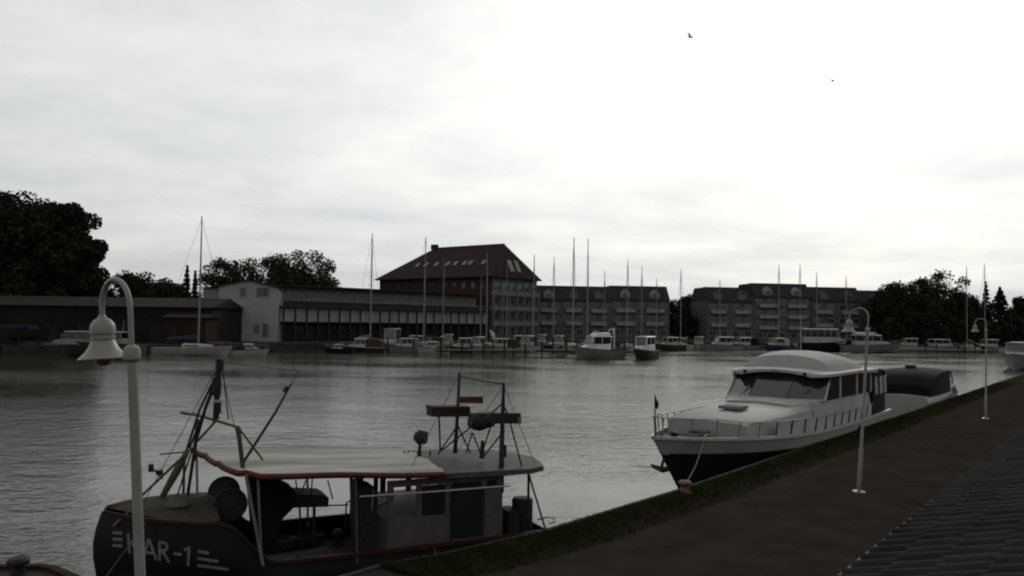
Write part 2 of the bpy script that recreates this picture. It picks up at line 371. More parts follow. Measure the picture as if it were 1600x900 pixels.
# ---------------------------------------------------------------- promenade lamps
def lamp(base, top, az_arm, label, k=1.0):
    """base, top: axis points of the pole; arm reaches out over the water"""
    base = Vector(base); ax = (Vector(top) - base).normalized()
    t = thing('street_lamp', label, 'lamp', base, 0, 'gooseneck lamps along the promenade')
    P = lambda h: ax * h * k
    ar = QN * k
    MB().tube([P(0), P(.04), P(.05), P(.07)], [.15, .15, .10, .06], 16).build('foot', lampw, t, smooth=True)
    MB().tube([P(.05), P(1.0), P(1.03), P(3.74)], [.055, .052, .036, .032], 14).build('pole', lampw, t, smooth=True)
    MB().tube([P(3.70), P(3.72), P(3.76), P(3.80), P(3.82)], [.033, .055, .058, .05, .02], 14).build('collar', lampw, t, smooth=True)
    R_ = .21; path = [P(3.78)]
    for i in range(17):
        an = pi * i / 16
        path.append(P(4.06 + R_ * sin(an)) + ar * (R_ - R_ * cos(an)))
    path.append(P(3.98) + ar * 2 * R_)
    MB().tube(path, .019 * k, 10).build('arm', lampw, t, smooth=True)
    hc = ar * 2 * R_
    def head(prof, n=24):
        m = MB(); u = ax.orthogonal().normalized(); w = ax.cross(u)
        m.loft([[P(z) + hc + (u * cos(2 * pi * j / n) + w * sin(2 * pi * j / n)) * r * k for j in range(n)] for r, z in prof]); return m
    hd = head([(.02, 4.02), (.03, 4.00), (.055, 3.985), (.078, 3.955), (.085, 3.92), (.085, 3.885), (.074, 3.88), (.074, 3.872), (.082, 3.868), (.082, 3.845), (.072, 3.84)]).build('lamp_housing', lampw, t, smooth=True)
    head([(.072, 3.845), (.080, 3.83), (.098, 3.79), (.122, 3.755), (.155, 3.725), (.168, 3.712), (.166, 3.706), (.150, 3.722), (.10, 3.77), (.06, 3.82)]).build('lamp_shade', lampw, t, smooth=True)
    head([(.05, 3.80), (.06, 3.74), (.058, 3.69), (.04, 3.665), (.01, 3.655)], 14).build('lamp_globe', lampgl, t, smooth=True)
    return t
def leaning(xa, ya, xb, yb, Y):
    """axis through two picture points at depth Y: base at z=0"""
    p = at(xa, ya, Y); q = at(xb, yb, Y); d = (q - p) / (q.z - p.z); return p - d * p.z, q
b_, q_ = leaning(219, 900, 206, 550, 5.45); lamp(b_, q_, 0, 'white gooseneck lamp nearest the camera, in front of the fishing boat bow', 1.0)
b_, q_ = leaning(1342, 770, 1356, 510, 19.48); lamp(b_, q_, 0, 'white gooseneck lamp on the promenade beside the white motor yacht', 1.045)
b_, q_ = leaning(1540, 655, 1541, 520, 35.6); lamp(b_, q_, 0, 'farther gooseneck lamp on the promenade, beyond the boat with the navy canopy', 1.04)

# ---------------------------------------------------------------- hulls
class Hull:
    def __init__(s, L, B, zs, zb, draft=.5, ts=.75, rake=.8, k0=.22, k1=.75, um=.42, p=2.2, sheer=None, tumble=0.0):
        s.L, s.B, s.zs, s.zb, s.draft, s.ts, s.rake, s.k0, s.k1, s.um, s.p, s.tumble = L, B, zs, zb, draft, ts, rake, k0, k1, um, p, tumble
        s.xo = 0.0; s.stem = 0.0
        s.sheer = sheer or (lambda u: zs + (zb - zs) * max(0, (u - .25) / .75) ** 1.8)
    def half(s, u):
        if u < s.um: f = s.ts + (1 - s.ts) * sin(pi / 2 * u / s.um)
        else: f = max(0, 1 - ((u - s.um) / (1 - s.um)) ** s.p)
        return s.B / 2 * f
    def pt(s, u, v, side=1):
        zt = s.sheer(u); z = -s.draft + (zt + s.draft) * v
        k = s.k0 + (s.k1 - s.k0) * max(0, (u - .35) / .65) ** 1.2
        y = s.half(u) * (v ** k) * (1 - s.tumble * max(0, v - .72) / .28 * (0.4 + u))
        x = s.xo - s.L / 2 + u * s.L - s.rake * u ** 4 * (1 - v) - s.stem * u ** 6 * (max(0, v - .68) / .32) ** 1.6
        return Vector((x, y * side, z))
    def at_sheer(s, u, side=1, inset=0, dz=0):
        p = s.pt(u, 1, side); p.y -= side * min(inset, abs(p.y)); p.z += dz; return p
    def skin(s, nu=26, nv=7, v0=0.0, v1=1.0):
        m = MB(); us = [(i / nu) for i in range(nu)] + [0.985, 1.0]
        vv = [v0 + (v1 - v0) * j / nv for j in range(nv + 1)]
        rings = [[s.pt(u, v, 1) for v in reversed(vv)] + [s.pt(u, v, -1) for v in vv] for u in us]
        m.loft(rings, cap=False, closed=False)
        n = len(rings[0]); m.f.append(tuple(range(n)))
        return m
    def deck(s, dz=-.08, nu=22, u0=0.0, u1=1.0, inset=.02):
        m = MB(); us = [u0 + (u1 - u0) * i / nu for i in range(nu + 1)]
        m.loft([[s.at_sheer(u, 1, inset, dz), s.at_sheer(u, -1, inset, dz)] for u in us], cap=False, closed=False); return m
    def rail(s, w=.07, h=.06, dz=0, nu=26, u0=0.0, u1=1.0):
        m = MB()
        for sd in (1, -1):
            rings = []
            for i in range(nu + 1):
                p = s.at_sheer(u0 + (u1 - u0) * i / nu, sd); o_ = Vector((0, sd * w / 2, 0)); z_ = Vector((0, 0, h / 2)); p = p + Vector((0, 0, dz))
                rings.append([p - o_ - z_, p + o_ - z_, p + o_ + z_, p - o_ + z_])
            m.loft(rings)
        return m
def bvh_of(o_world_mb): return BVHTree.FromPolygons([tuple(v) for v in o_world_mb.v], o_world_mb.f)

# ---------------------------------------------------------------- fishing boat
FA = Vector((0.906, 0.423, 0)); FNB = Vector((0.423, -0.906, 0)); FN0 = Vector((0.6, 16.0, 0))
fyaw = atan2(-FA.y, -FA.x)
forg = FN0 - FNB * 1.6 - FA * 4.0; forg.z = WZ
fb = thing('fishing_boat', 'dark fishing boat KAR-1 with white red-edged canopy moored at the quay', 'fishing boat', forg, fyaw)
FX = XF[fb]; FI = FX.inverted()
def bp(x, y, o):                       # picture point on the lengthwise plane o metres inboard of the near side -> boat coordinates
    return FI @ onplane(x, y, FN0 - FNB * o, FNB)
def fsheer(u):
    x = -4.4 + 8.44 * u
    f = min(1, max(0, (x - 1.0) / .95)); f = f * f * (3 - 2 * f)
    return .97 + .71 * f + .10 * max(0, (x - 1.9) / 2.0)
fh = Hull(8.44, 3.3, 1.0, 2.2, .6, .82, .45, .16, .30, .45, 4.2, fsheer, tumble=.13); fh.xo = -.18; fh.stem = .26
hm = fh.skin(44, 9)
hull = hm.build('hull', navy, fb, smooth=True)
fh.deck(-.42, 40, .02, .655, .06).build('working_deck', M('dark_wet_deck', (.05, .045, .035), .8, .35, 3), fb)
MB().add([fh.at_sheer(.665, s_, .05, dz) for s_, dz in ((1, -.45), (-1, -.45), (-1, .75), (1, .75))], [(0, 1, 2, 3)])
fh.rail(.09, .06, .01, 60, .0, .995).build('gunwale', M('dark_red_gunwale', (.05, .02, .018), .6, .3, 5), fb)
m = MB()                              # rubbing strake at the knuckle
for sd in (1, -1):
    m.loft([[fh.pt(i / 30, .60, sd) + Vector((0, sd * a_, b__)) for a_, b__ in ((0, -.04), (.05, -.04), (.05, .04), (0, .04))] for i in range(30)])
m.build('rubbing_strake', blackhull, fb)
# whaleback / tarpaulin over the foredeck
m = MB(); us = [.755 + .235 * i / 14 for i in range(15)]; rings = []
for i, u in enumerate(us):
    p = fh.at_sheer(u, 1, .07, .05); q = fh.at_sheer(u, -1, .07, .05); rr_ = []
    for j in range(9):
        f_ = j / 8; pp = p.lerp(q, f_); pp.z += .13 * sin(pi * f_) * min(1, (14 - i) / 5 + .2) + .03 * sin(9 * f_ + 3 * u * 7)
        rr_.append(pp)
    rings.append(rr_)
m.loft(rings, cap=False, closed=False)
k_ = len(m.v)
m.add(rings[0] + [p + Vector((-.12, 0, -1.1)) for p in rings[0]], [(i, i + 1, 10 + i, 9 + i) for i in range(8)])
m.build('foredeck_tarpaulin', tarp, fb, smooth=True)
# painted name and stripes, laid on the hull skin
hw = MB(); hw.v = [FX @ v for v in hm.v]; hw.f = hm.f; HB = bvh_of(hw)
def onhull(x, y):
    d = ray(x, y).normalized(); h = HB.ray_cast(CP, d)
    if h[0] is None: return None
    n = h[1]; n = n if n.dot(d) < 0 else -n
    return FI @ (h[0] + n * 0.012)
def paint(name, quads):
    m = MB()
    for q in quads:
        nx_, ny_ = 5, 3; G = []
        for i in range(nx_ + 1):
            for j in range(ny_ + 1):
                a_, b__ = i / nx_, j / ny_
                x = (q[0][0] * (1 - a_) + q[1][0] * a_) * (1 - b__) + (q[3][0] * (1 - a_) + q[2][0] * a_) * b__
                y = (q[0][1] * (1 - a_) + q[1][1] * a_) * (1 - b__) + (q[3][1] * (1 - a_) + q[2][1] * a_) * b__
                G.append(onhull(x, y))
        if any(p is None for p in G): continue
        m.add(G, [(i * (ny_ + 1) + j, (i + 1) * (ny_ + 1) + j, (i + 1) * (ny_ + 1) + j + 1, i * (ny_ + 1) + j + 1) for i in range(nx_) for j in range(ny_)])
    if m.v: return m.build(name, letterm, hull)
def stroke(a, b, w):
    dx, dy = b[0] - a[0], b[1] - a[1]; l = sqrt(dx * dx + dy * dy); nx_, ny_ = -dy / l * w / 2, dx / l * w / 2
    return [(a[0] + nx_, a[1] + ny_), (b[0] + nx_, b[1] + ny_), (b[0] - nx_, b[1] - ny_), (a[0] - nx_, a[1] - ny_)]
LW = 4.2
def letter(strokes): return [stroke(a, b, LW) for a, b in strokes]
paint('letter', letter([((201, 833), (203, 864)), ((203, 850), (217, 836)), ((206, 848), (221, 869))]))                        # K
paint('letter', letter([((225, 872), (233, 842)), ((233, 842), (245, 874)), ((229, 863), (240, 864))]))                         # A
paint('letter', letter([((250, 845), (250, 876)), ((250, 847), (261, 849)), ((261, 849), (262, 858)), ((262, 858), (251, 861)), ((254, 860), (265, 879))]))  # R
paint('letter', letter([((272, 865), (284, 866.5))]))                                                                              # -
paint('letter', letter([((296, 854), (294, 884)), ((296, 855), (288, 860))]))                                                    # 1
for k in range(3):
    paint('stripe', [stroke((177, 832 + 10 * k), (192, 833 + 10 * k), 4.6)])
for k, w_ in enumerate((18, 32, 48)):
    paint('stripe', [stroke((309, 861 + 11 * k), (309 + w_, 864.5 + 12.5 * k), 4.6)])
# canopy: white cloth over bows, red edge roll
def canz(f, c):   # f 0 aft..1 fwd, c -1..1 across (+1 the near side)
    return 2.36 + .20 * f - .03 * c + .05 * (1 - c * c) + .010 * sin(f * 9 + c * 2.5)
xa = -2.05
m = MB(); top_ = []
for i in range(21):
    f_ = i / 20; row = []
    for j in range(19):
        c = -1 + 2 * j / 18; cr = max(0, abs(c) - .72) / .28
        xf = 1.92 - .36 * c + .10 * (1 - c * c) - .22 * cr ** 2 + .02 * sin(c * 5)
        row.append(Vector((xa + (xf - xa) * f_, c * 1.44, canz(f_, c) + .035 * (j % 5 == 2))))
    top_.append(row)
m.loft([r + [p + Vector((0, 0, -.035)) for p in reversed(r)] for r in top_])
can = m.build('canopy', mat_canopy(), fb, smooth=True)
rim = [top_[i][18] for i in range(21)] + [top_[20][j] for j in range(17, -1, -1)] + [top_[i][0] for i in range(19, -1, -1)]
MB().tube([p + Vector((0, 0, -.045)) for p in rim], .055, 8).build('canopy_edge', redtrim, can, smooth=True)
for i_ in (4, 10, 16):
    MB().tube([top_[i_][j] + Vector((0, 0, -.07)) for j in range(19)], .018, 6).build('canopy_bow', steel, can)
# canopy posts
def post(name, a, b, r=.022, mat=white): return MB().tube([a, b], r, 8).build(name, mat, fb, smooth=True)
post('canopy_post', bp(384, 742, .2), bp(411, 884, .12), .027, M('dull_white_pole', (.22, .22, .20), .7, .25, 4))
post('canopy_post', bp(403, 748, .25), bp(409, 880, .2), .02, steel)
post('canopy_post', bp(556, 748, .2), bp(558, 888, .12), .022, olive)
post('canopy_post', bp(307, 706, 3.0), bp(309, 812, 3.05), .025)
post('canopy_post', bp(480, 706, 3.0), bp(481, 822, 3.05), .025)
# wheelhouse
wx0, wx1, wy0, wy1, wz0, wz1 = -3.35, -1.0, -1.25, 1.28, .50, 2.20
def wall(name, pts, off, mat): return MB().slab(pts, off).build(name, mat, wh)
wh = MB().prism([(wx0, wy0), (wx1, wy0), (wx1 + .12, 0), (wx1, wy1), (wx0, wy1)], wz0, 1.48).build('wheelhouse', M('wheelhouse_paint', (0.115, 0.108, 0.096), 0.6, 0.25, 2), fb)
whm = bpy.data.materials['wheelhouse_paint']
def wpost(x, y, w=.11): return MB().box((x, y, (1.48 + wz1) / 2), (w, .07, wz1 - 1.48)).build('window_post', whm, wh)
for x in (wx0 + .06, -2.95, -2.20, -1.62, wx1 - .06): wpost(x, wy1 - .04); wpost(x, wy0 + .04)
for y in (-.55, .55): MB().box((wx1 + .03, y, (1.48 + wz1) / 2), (.07, .09, wz1 - 1.48)).build('window_post', whm, wh)
MB().box(((wx0 + wx1) / 2, wy1 - .04, 2.14), (wx1 - wx0, .05, .12)).build('window_header', whm, wh)
MB().box(((wx0 + wx1) / 2, wy0 + .04, 2.14), (wx1 - wx0, .05, .12)).build('window_header', whm, wh)
MB().box((-1.9, wy1 - .035, 1.79), (.46, .015, .56)).build('window_pane', glass, wh)
MB().box((-2.56, wy1 - .035, 1.79), (.6, .015, .56)).build('window_pane', glass, wh)
MB().box((wx0 + .02, 0, 1.8), (.03, 2.3, .7)).build('aft_bulkhead', whm, wh)
dr = MB().box((-2.58, wy1 + .015, 1.28), (.66, .05, 1.36)).build('door', M('blue_black_door', (0.010, 0.011, 0.017), 0.5, 0.3, 3), wh)
MB().box((-2.58, wy1 + .05, 1.0), (.62, .02, .03)).build('door_bar', whm, dr)
MB().box((-3.12, wy1 + .01, 1.3), (.34, .04, 1.3)).build('side_panel', M('wheelhouse_grey', (0.11, 0.11, 0.115), 0.6, 0.2, 3), wh)
# wheelhouse roof with overhang aft, turned up at its tip
m = MB(); rings = []
for x, hw_, dz in ((-1.85, 1.34, .02), (-2.3, 1.42, .04), (-3.4, 1.42, .02), (-3.95, 1.3, -.01), (-4.4, 1.0, -.03), (-4.6, .5, -.05)):
    pts = [Vector((x, hw_ * c, 2.26 + dz + .05 * (1 - c * c))) for c in (-1, -.6, -.2, .2, .6, 1)]
    rings.append(pts + [p + Vector((0, 0, -.10)) for p in reversed(pts)])
m.loft(rings); m.build('wheelhouse_roof', M('grey_roof_paint', (0.095, 0.085, 0.09), 0.6, 0.25, 3), fb, smooth=True)
# rails along the near side
m = MB(); m.tube([bp(562, 776, .12), bp(680, 768, .08), bp(797, 759, .08)], .016, 6)
m.build('hand_rail', white, fb)
post('rail_stanchion', bp(541, 786, 2.6), bp(540, 824, 2.6), .018, olive)
post('rail_stanchion', bp(548, 782, 2.6), bp(547, 824, 2.6), .018, olive)
post('aft_roof_post', bp(826, 738, .5), bp(825, 810, .5), .028, darkst)
post('aft_roof_post', bp(826, 740, .5), bp(853, 830, .1), .02, darkst)
# gear on the aft deck
o = bp(816, 800, .9); MB().lathe([(.20, -.42), (.22, -.38), (.215, .0), (.22, .30), (.20, .34), (.19, .345), (.05, .345)], (o.x, o.y, 1.2), 16).build('drum', darkst, fb, smooth=True)
o = bp(795, 815, .9); MB().box((o.x, o.y, 1.05), (.25, .5, .6)).build('deck_box', darkst, fb)
m = MB(); m.tube([bp(840, 812, .5), bp(855, 808, .4), bp(866, 810, .4), bp(866, 816, .4), bp(858, 818, .4)], .016, 6); m.build('fairlead_hook', steel, fb)
MB().tube([bp(541, 786, 2.6), bp(548, 782, 2.6), bp(556, 780, 2.6)], .016, 6).build('frame_bar', olive, fb)
MB().tube([bp(506, 790, 2.9), bp(545, 789, 2.9)], .016, 6).build('far_rail', olive, fb)
# net reel and dark gear under the canopy
def cyl(a, b, r, n=18):
    return MB().tube([Vector(a), Vector(b)], r, n)
rc = bp(355, 778, 1.7)
MB().box((rc.x, rc.y, .80), (.5, 1.2, .55)).build('reel_stand', darkst, fb)
rl = cyl((rc.x, rc.y - .55, rc.z), (rc.x, rc.y + .55, rc.z), .27).build('net_reel', net, fb, smooth=True)
for s_ in (-.58, .58): cyl((rc.x, rc.y + s_ - .02, rc.z), (rc.x, rc.y + s_ + .02, rc.z), .30).build('reel_flange', darkst, rl, smooth=True)
m = MB(); m.slab([bp(392, 752, 1.0), bp(430, 752, 1.0), bp(462, 768, 1.0), bp(462, 790, 1.0), bp(440, 813, 1.0), bp(432, 862, 1.0), bp(402, 866, 1.0)], FI.to_3x3() @ (-FNB * .8))
m.build('net_heap', net, fb)
m = MB(); m.slab([bp(440, 772, 1.1), bp(506, 774, 1.1), bp(514, 778, 1.1), bp(513, 792, 1.1), bp(440, 794, 1.1)], FI.to_3x3() @ (-FNB * .7)); m.build('sorting_tray', darkst, fb)
post('tray_leg', bp(491, 792, 1.2), bp(490, 852, 1.2), .03, darkst)
post('tray_leg', bp(468, 792, 1.5), bp(471, 846, 1.5), .02, darkst)
m = MB(); m.slab([bp(556, 754, .6), bp(584, 760, .6), bp(577, 815, .6), bp(574, 880, .6), bp(560, 884, .6)], FI.to_3x3() @ (-FNB * .5)); m.build('hanging_crate', darkst, fb)
for a_, b__ in (((462, 750), (466, 778)), ((478, 750), (470, 772)), ((488, 748), (486, 775)), ((512, 750), (520, 780))):
    post('hanging_line', bp(*a_, 1.0), bp(*b__, 1.0), .013, darkst)
for a_, b__ in (((584, 776), (606, 774)), ((580, 798), (606, 784))):
    post('brace', bp(*a_, .7), bp(*b__, .7), .018, olive)
o = bp(325, 790, 1.9); MB().box((o.x, o.y, o.z), (.16, .2, .34)).build('winch_lever', darkst, fb)
o = bp(344, 790, 1.3); m = MB(); m.ball((o.x, o.y, o.z - .05), (.16, .2, .26)); m.build('oilskin_heap', M('olive_oilskin', (.10, .095, .05), .8, .4, 6), fb, smooth=True)
# fore gallows
C0 = 1.6
gm = {}
def rig(name, pts, o_, r, mat, n=8):
    oo = o_ if isinstance(o_, (list, tuple)) else [o_] * len(pts)
    return MB().tube([bp(p[0], p[1], q) for p, q in zip(pts, oo)], r, n).build(name, mat, fb, smooth=True)
rig('fore_mast', [(343, 560), (341, 600), (338, 655)], C0, [.035, .045, .05], darkst)
rig('mast_block', [(344, 562), (343, 578)], C0, .075, darkst)
rig('mast_block', [(339, 592), (338, 618)], C0, .085, darkst)
rig('mast_lantern_cap', [(340.5, 624), (340.5, 628)], C0, .085, white)
rig('mast_lantern', [(340.5, 629), (340.5, 646)], C0, .06, darkst)
rig('gallows_beam', [(283, 645), (310, 649), (337, 657), (373, 668)], [2.9, 2.4, 1.6, .7], .026, olive)
rig('gallows_leg', [(372, 668), (380, 735)], [.7, .7], .04, olive)
rig('gallows_brace', [(374, 670), (411, 719)], [.7, .6], .018, olive)
rig('gallows_leg', [(336, 590), (312, 640), (290, 708)], [1.6, 1.9, 2.2], .022, darkst)
rig('gallows_strut', [(292, 706), (275, 738), (240, 800)], [2.2, 2.1, 2.0], [.05, .075, .04], olive)
rig('gallows_leg', [(343, 578), (322, 635), (306, 690), (290, 795)], [1.6, 1.9, 2.0, 2.0], .030, darkst)
rig('gallows_leg', [(335, 605), (296, 700)], [1.6, 2.1], .022, darkst)
rig('gallows_post', [(309, 655), (303, 720)], [2.4, 2.4], .035, olive)
rig('gallows_post', [(288, 715), (286, 796)], [2.0, 2.0], .025, olive)
rig('gallows_brace', [(337, 658), (308, 690)], [1.6, 2.2], .022, olive)
rig('gallows_brace', [(301, 700), (270, 796)], [2.2, 1.8], .015, darkst)
rig('forestay_spar', [(300, 700), (222, 774)], [2.0, 1.6], .024, olive)
rig('forestay', [(222, 774), (200, 795)], [1.6, 1.6], .012, olive)
rig('gallows_arm', [(250, 710), (292, 706)], [2.8, 2.2], .014, olive)
rig('mast_stay', [(348, 575), (357, 655)], [1.6, 1.1], .012, darkst)
rig('mast_stay', [(338, 580), (333, 660)], [1.6, 1.9], .012, darkst)
rig('deck_lamp_stem', [(254, 748), (243, 736), (236, 733)], 1.8, .02, darkst)
o = bp(236, 731, 1.8); m = MB(); m.box(o, (.09, .12, .13)); m.build('deck_lamp', darkst, fb)
o = bp(249, 738, 1.8); m = MB(); m.box(o, (.12, .12, .08)); m.build('deck_lamp', darkst, fb)
rig('derrick_boom', [(378, 726), (430, 645), (455, 600)], [.7, 1.0, 1.2], [.026, .024, .018], darkst)
rig('derrick_tip', [(455, 600), (468, 580)], [1.2, 1.3], .007, darkst)
rig('derrick_block', [(444, 613), (450, 604)], [1.1, 1.1], .045, darkst)
# wheelhouse roof masts, boxes, radar, searchlight
rig('roof_mast', [(711, 708), (714, 660), (718, 582)], [1.7, 1.7, 1.7], [.05, .04, .028], darkst)
rig('roof_mast', [(783, 770), (784, 700), (787, 598)], [.35, .45, .6], [.06, .055, .032], darkst)
rig('antenna_wire', [(718, 588), (752, 595), (786, 600)], [1.7, 1.1, .6], .012, darkst)
def gbox(name, x0, y0, x1, y1, o_, dep, mat):
    return MB().slab([bp(x0, y0, o_), bp(x1, y0, o_), bp(x1, y1, o_), bp(x0, y1, o_)], FI.to_3x3() @ (-FNB * dep)).build(name, mat, fb)
g1 = gbox('liferaft_box', 675, 636, 735, 651, 1.6, .35, darkst); MB().slab([bp(675, 635.5, 1.58), bp(735, 635.5, 1.58), bp(735, 640, 1.58), bp(675, 640, 1.58)], FI.to_3x3() @ (-FNB * .4)).build('box_lid', M('dull_red_lid', (.07, .028, .025), .7, .3, 5), g1)
g2 = gbox('sign_board', 716, 620, 755, 630, 1.3, .08, M('faded_red_board', (.10, .042, .038), .7, .3, 5))
gbox('floodlight_bar', 752, 646, 814, 662, .5, .22, darkst)
gbox('floodlight_end', 809.5, 652, 815, 661, .47, .05, steel)
rig('radar_drum', [(735, 657), (747, 659), (770, 655)], [.7, .7, .5], [.15, .19, .14], darkst, 16)
rig('box_post', [(686, 650), (688, 707)], [1.7, 1.8], .02, darkst)
for a_, b__, o_ in (((713, 668), (684, 710), 1.7), ((714, 662), (735, 708), 1.5), ((735, 668), (690, 704), 1.4), ((738, 676), (728, 708), 1.3), ((738, 676), (750, 706), 1.2),
                    ((768, 662), (752, 712), .8), ((782, 680), (755, 714), .6), ((797, 660), (815, 728), .5), ((784, 632), (762, 650), .6), ((786, 632), (794, 648), .5)):
    rig('mast_brace', [a_, b__], [o_, o_], .017, darkst)
rig('exhaust_pipe', [(788, 714), (788, 695)], [.9, .9], .05, darkst)
rig('small_winch', [(753, 716), (754, 688)], [1.0, 1.0], [.06, .035], darkst)
rig('searchlight', [(648, 682), (654, 683), (666, 684)], [1.6, 1.6, 1.5], [.08, .15, .13], darkst, 14)
rig('searchlight_stem', [(656, 694), (655, 713)], [1.6, 1.6], [.03, .05], darkst)
for x_ in (632, 638, 672): rig('roof_fitting', [(x_, 712), (x_, 704)], [1.9, 1.9], .018, darkst)
post('bow_rope', fh.at_sheer(.9, 1), FI @ Vector((-5.2, 8.95, .04)), .008, darkst)
rig('bow_rail_bar', [(177, 822), (203, 797)], [1.2, 1.2], .012, steel)

# fish boxes, floats, coiled rope and hanging tyres
for k, (x_, y_, z_) in enumerate(((.25, .9, .72), (.25, .9, .9), (-.45, .95, .72), (.6, -1.0, .72), (.0, -1.05, .72))):
    b_ = MB(); b_.box((0, 0, -.085), (.55, .36, .02)); 
    for sx_, sy_, wx, wy in ((0, .18, .57, .02), (0, -.18, .57, .02), (.275, 0, .02, .34), (-.275, 0, .02, .34)): b_.box((sx_, sy_, 0), (wx, wy, .18))
    o = b_.build('fish_box', M(('faded_blue_box', 'grey_fish_box')[k % 2], ((.03, .05, .08), (.10, .10, .10))[k % 2], .7, .3, 5), fb); o.location = (x_, y_, z_ - .06); o.rotation_euler = (0, 0, .1 * k)
for x_, y_, z_, r_ in ((-3.75, .7, .68, .13), (-3.95, .35, .66, .11), (-.6, -.9, .72, .14)):
    MB().ball((x_, y_, z_), r_, 12, 8).build('net_float', M('faded_orange_float', (.055, .03, .022), .6, .3, 6), fb, smooth=True)
for c_ in ((2.55, .45, 1.90), (-3.75, -.4, .60)):
    m = MB(); m.tube([Vector(c_) + Vector((.2 * cos(a_ * .5) * (1 - a_ * .006), .2 * sin(a_ * .5) * (1 - a_ * .006), a_ * .0022)) for a_ in range(60)], .018, 5); m.build('rope_coil', ropem, fb)
for u_ in (.08, .30):
    p = fh.at_sheer(u_, 1); m = MB()
    m.tube([Vector((p.x + .22 * cos(a_), p.y + .10, p.z - .55 + .22 * sin(a_))) for a_ in [2 * pi * j / 18 for j in range(19)]], .075, 8); t_ = m.build('tyre_fender', rubber, fb, smooth=True)
    MB().tube([p, Vector((p.x, p.y + .10, p.z - .3))], .012, 5).build('fender_rope', ropem, t_)
for a_, b__, oa, ob in (((344, 566), (222, 790), 1.6, 1.7), ((344, 570), (384, 740), 1.6, .3), ((343, 572), (300, 702), 1.6, 2.9), ((468, 580), (344, 566), 1.3, 1.6), ((718, 586), (640, 735), 1.7, .6), ((787, 602), (840, 735), .6, .8), ((787, 602), (714, 706), .6, 1.2)):
    rig('rigging_line', [a_, b__], [oa, ob], .0065, darkst, 5)

# ---------------------------------------------------------------- motor yacht
ybow = Vector((4.08, 23.0, 0)); yaw = atan2(-QD.y, -QD.x)
YL = 18.0; yorg = ybow + QD * (YL / 2); yorg.z = WZ
yt = thing('motor_yacht', 'large white motor yacht with long foredeck moored bow toward the camera', 'yacht', yorg, yaw)
def ysheer(u): return 1.50 + .10 * u + .32 * max(0, (u - .55) / .45) ** 2.0
yh = Hull(YL, 4.6, 1.6, 1.9, .6, .86, 2.4, .14, .62, .45, 2.5, ysheer)
yh.skin(40, 5, 0.0, .80).build('lower_hull', blackhull, yt, smooth=True)
yh.skin(40, 5, .80, 1.0).build('hull', whitehull, yt, smooth=True)
yh.deck(-.05, 30).build('deck', deckg, yt)
yh.rail(.10, .09, .03, 34).build('rub_rail', white, yt)
hb = lambda x: YL / 2 - x              # distance aft of the bow -> local x
# trunk cabin on the foredeck
def ring(x, hw_, z0, z1, r=.15):
    return [Vector((x, -hw_, z0)), Vector((x, -hw_ * .94, z1 - r)), Vector((x, -hw_ * .82, z1)), Vector((x, 0, z1 + .06)), Vector((x, hw_ * .82, z1)), Vector((x, hw_ * .94, z1 - r)), Vector((x, hw_, z0))]
m = MB(); m.loft([ring(hb(3.5), 1.42, 1.6, 2.10, .05), ring(hb(3.7), 1.46, 1.55, 2.20, .05), ring(hb(6.5), 1.62, 1.45, 2.30), ring(hb(9.3), 1.75, 1.4, 2.42)])
tk = m.build('trunk_cabin', whitehull, yt, smooth=True)
for sd in (1, -1):
    for x in (6.8, 8.2):
        MB().box((hb(x), sd * (1.46 if x < 6 else 1.60), 1.86), (.5, .06, .20)).build('porthole', glass, tk)
MB().box((hb(5.6), 0, 2.41), (.75, .75, .10)).build('hatch', greycv, tk)
m = MB(); m.loft([ring(hb(7.6), 1.25, 2.2, 2.44, .05), ring(hb(8.8), 1.72, 2.2, 2.52, .05)]); m.build('dash_coaming', whitehull, yt, smooth=True)
# deckhouse
dk = MB(); dk.loft([ring(hb(8.7), 1.75, 1.45, 2.52, .05), ring(hb(9.6), 1.92, 1.45, 2.52, .05), ring(hb(15.3), 1.92, 1.45, 2.52, .05)])
dk = dk.build('deckhouse', whitehull, yt, smooth=True)
rz_ = 3.42
# raked windscreen in three panes with pillars
bl = [Vector((hb(9.35), 1.86, 2.5)), Vector((hb(8.55), .72, 2.52)), Vector((hb(8.55), -.72, 2.52)), Vector((hb(9.35), -1.86, 2.5))]
tl = [Vector((hb(10.3), 1.80, rz_)), Vector((hb(9.75), .70, rz_)), Vector((hb(9.75), -.70, rz_)), Vector((hb(10.3), -1.80, rz_))]
for i in range(3):
    MB().slab([bl[i], bl[i + 1], tl[i + 1], tl[i]], Vector((-.03, 0, 0))).build('windscreen_pane', glass, dk)
for i in range(4): MB().tube([bl[i] + Vector((.02, 0, -.02)), tl[i] + Vector((.02, 0, 0))], .04 if i in (0, 3) else .018, 8).build('windscreen_pillar', white if i in (0, 3) else darkst, dk, smooth=True)
MB().tube([p + Vector((.02, 0, 0)) for p in bl], .04, 6).build('windscreen_sill', white, dk)
for sd in (1, -1):
    for x0_, x1_ in ((9.95, 10.95), (11.15, 13.1), (13.3, 15.1)):
        MB().box((hb((x0_ + x1_) / 2), sd * 1.86, 2.95), (x1_ - x0_, .05, .82)).build('side_window', glass, dk)
    for x_ in (11.05, 13.2, 15.22): MB().box((hb(x_), sd * 1.87, 2.95), (.16, .08, .92)).build('window_pillar', white, dk)
    MB().slab([bl[0 if sd > 0 else 3], Vector((hb(9.95), sd * 1.88, 2.5)), Vector((hb(10.35), sd * 1.84, rz_)), tl[0 if sd > 0 else 3]], Vector((0, -.03 * sd, 0))).build('side_window', glass, dk)
m = MB(); rings = []
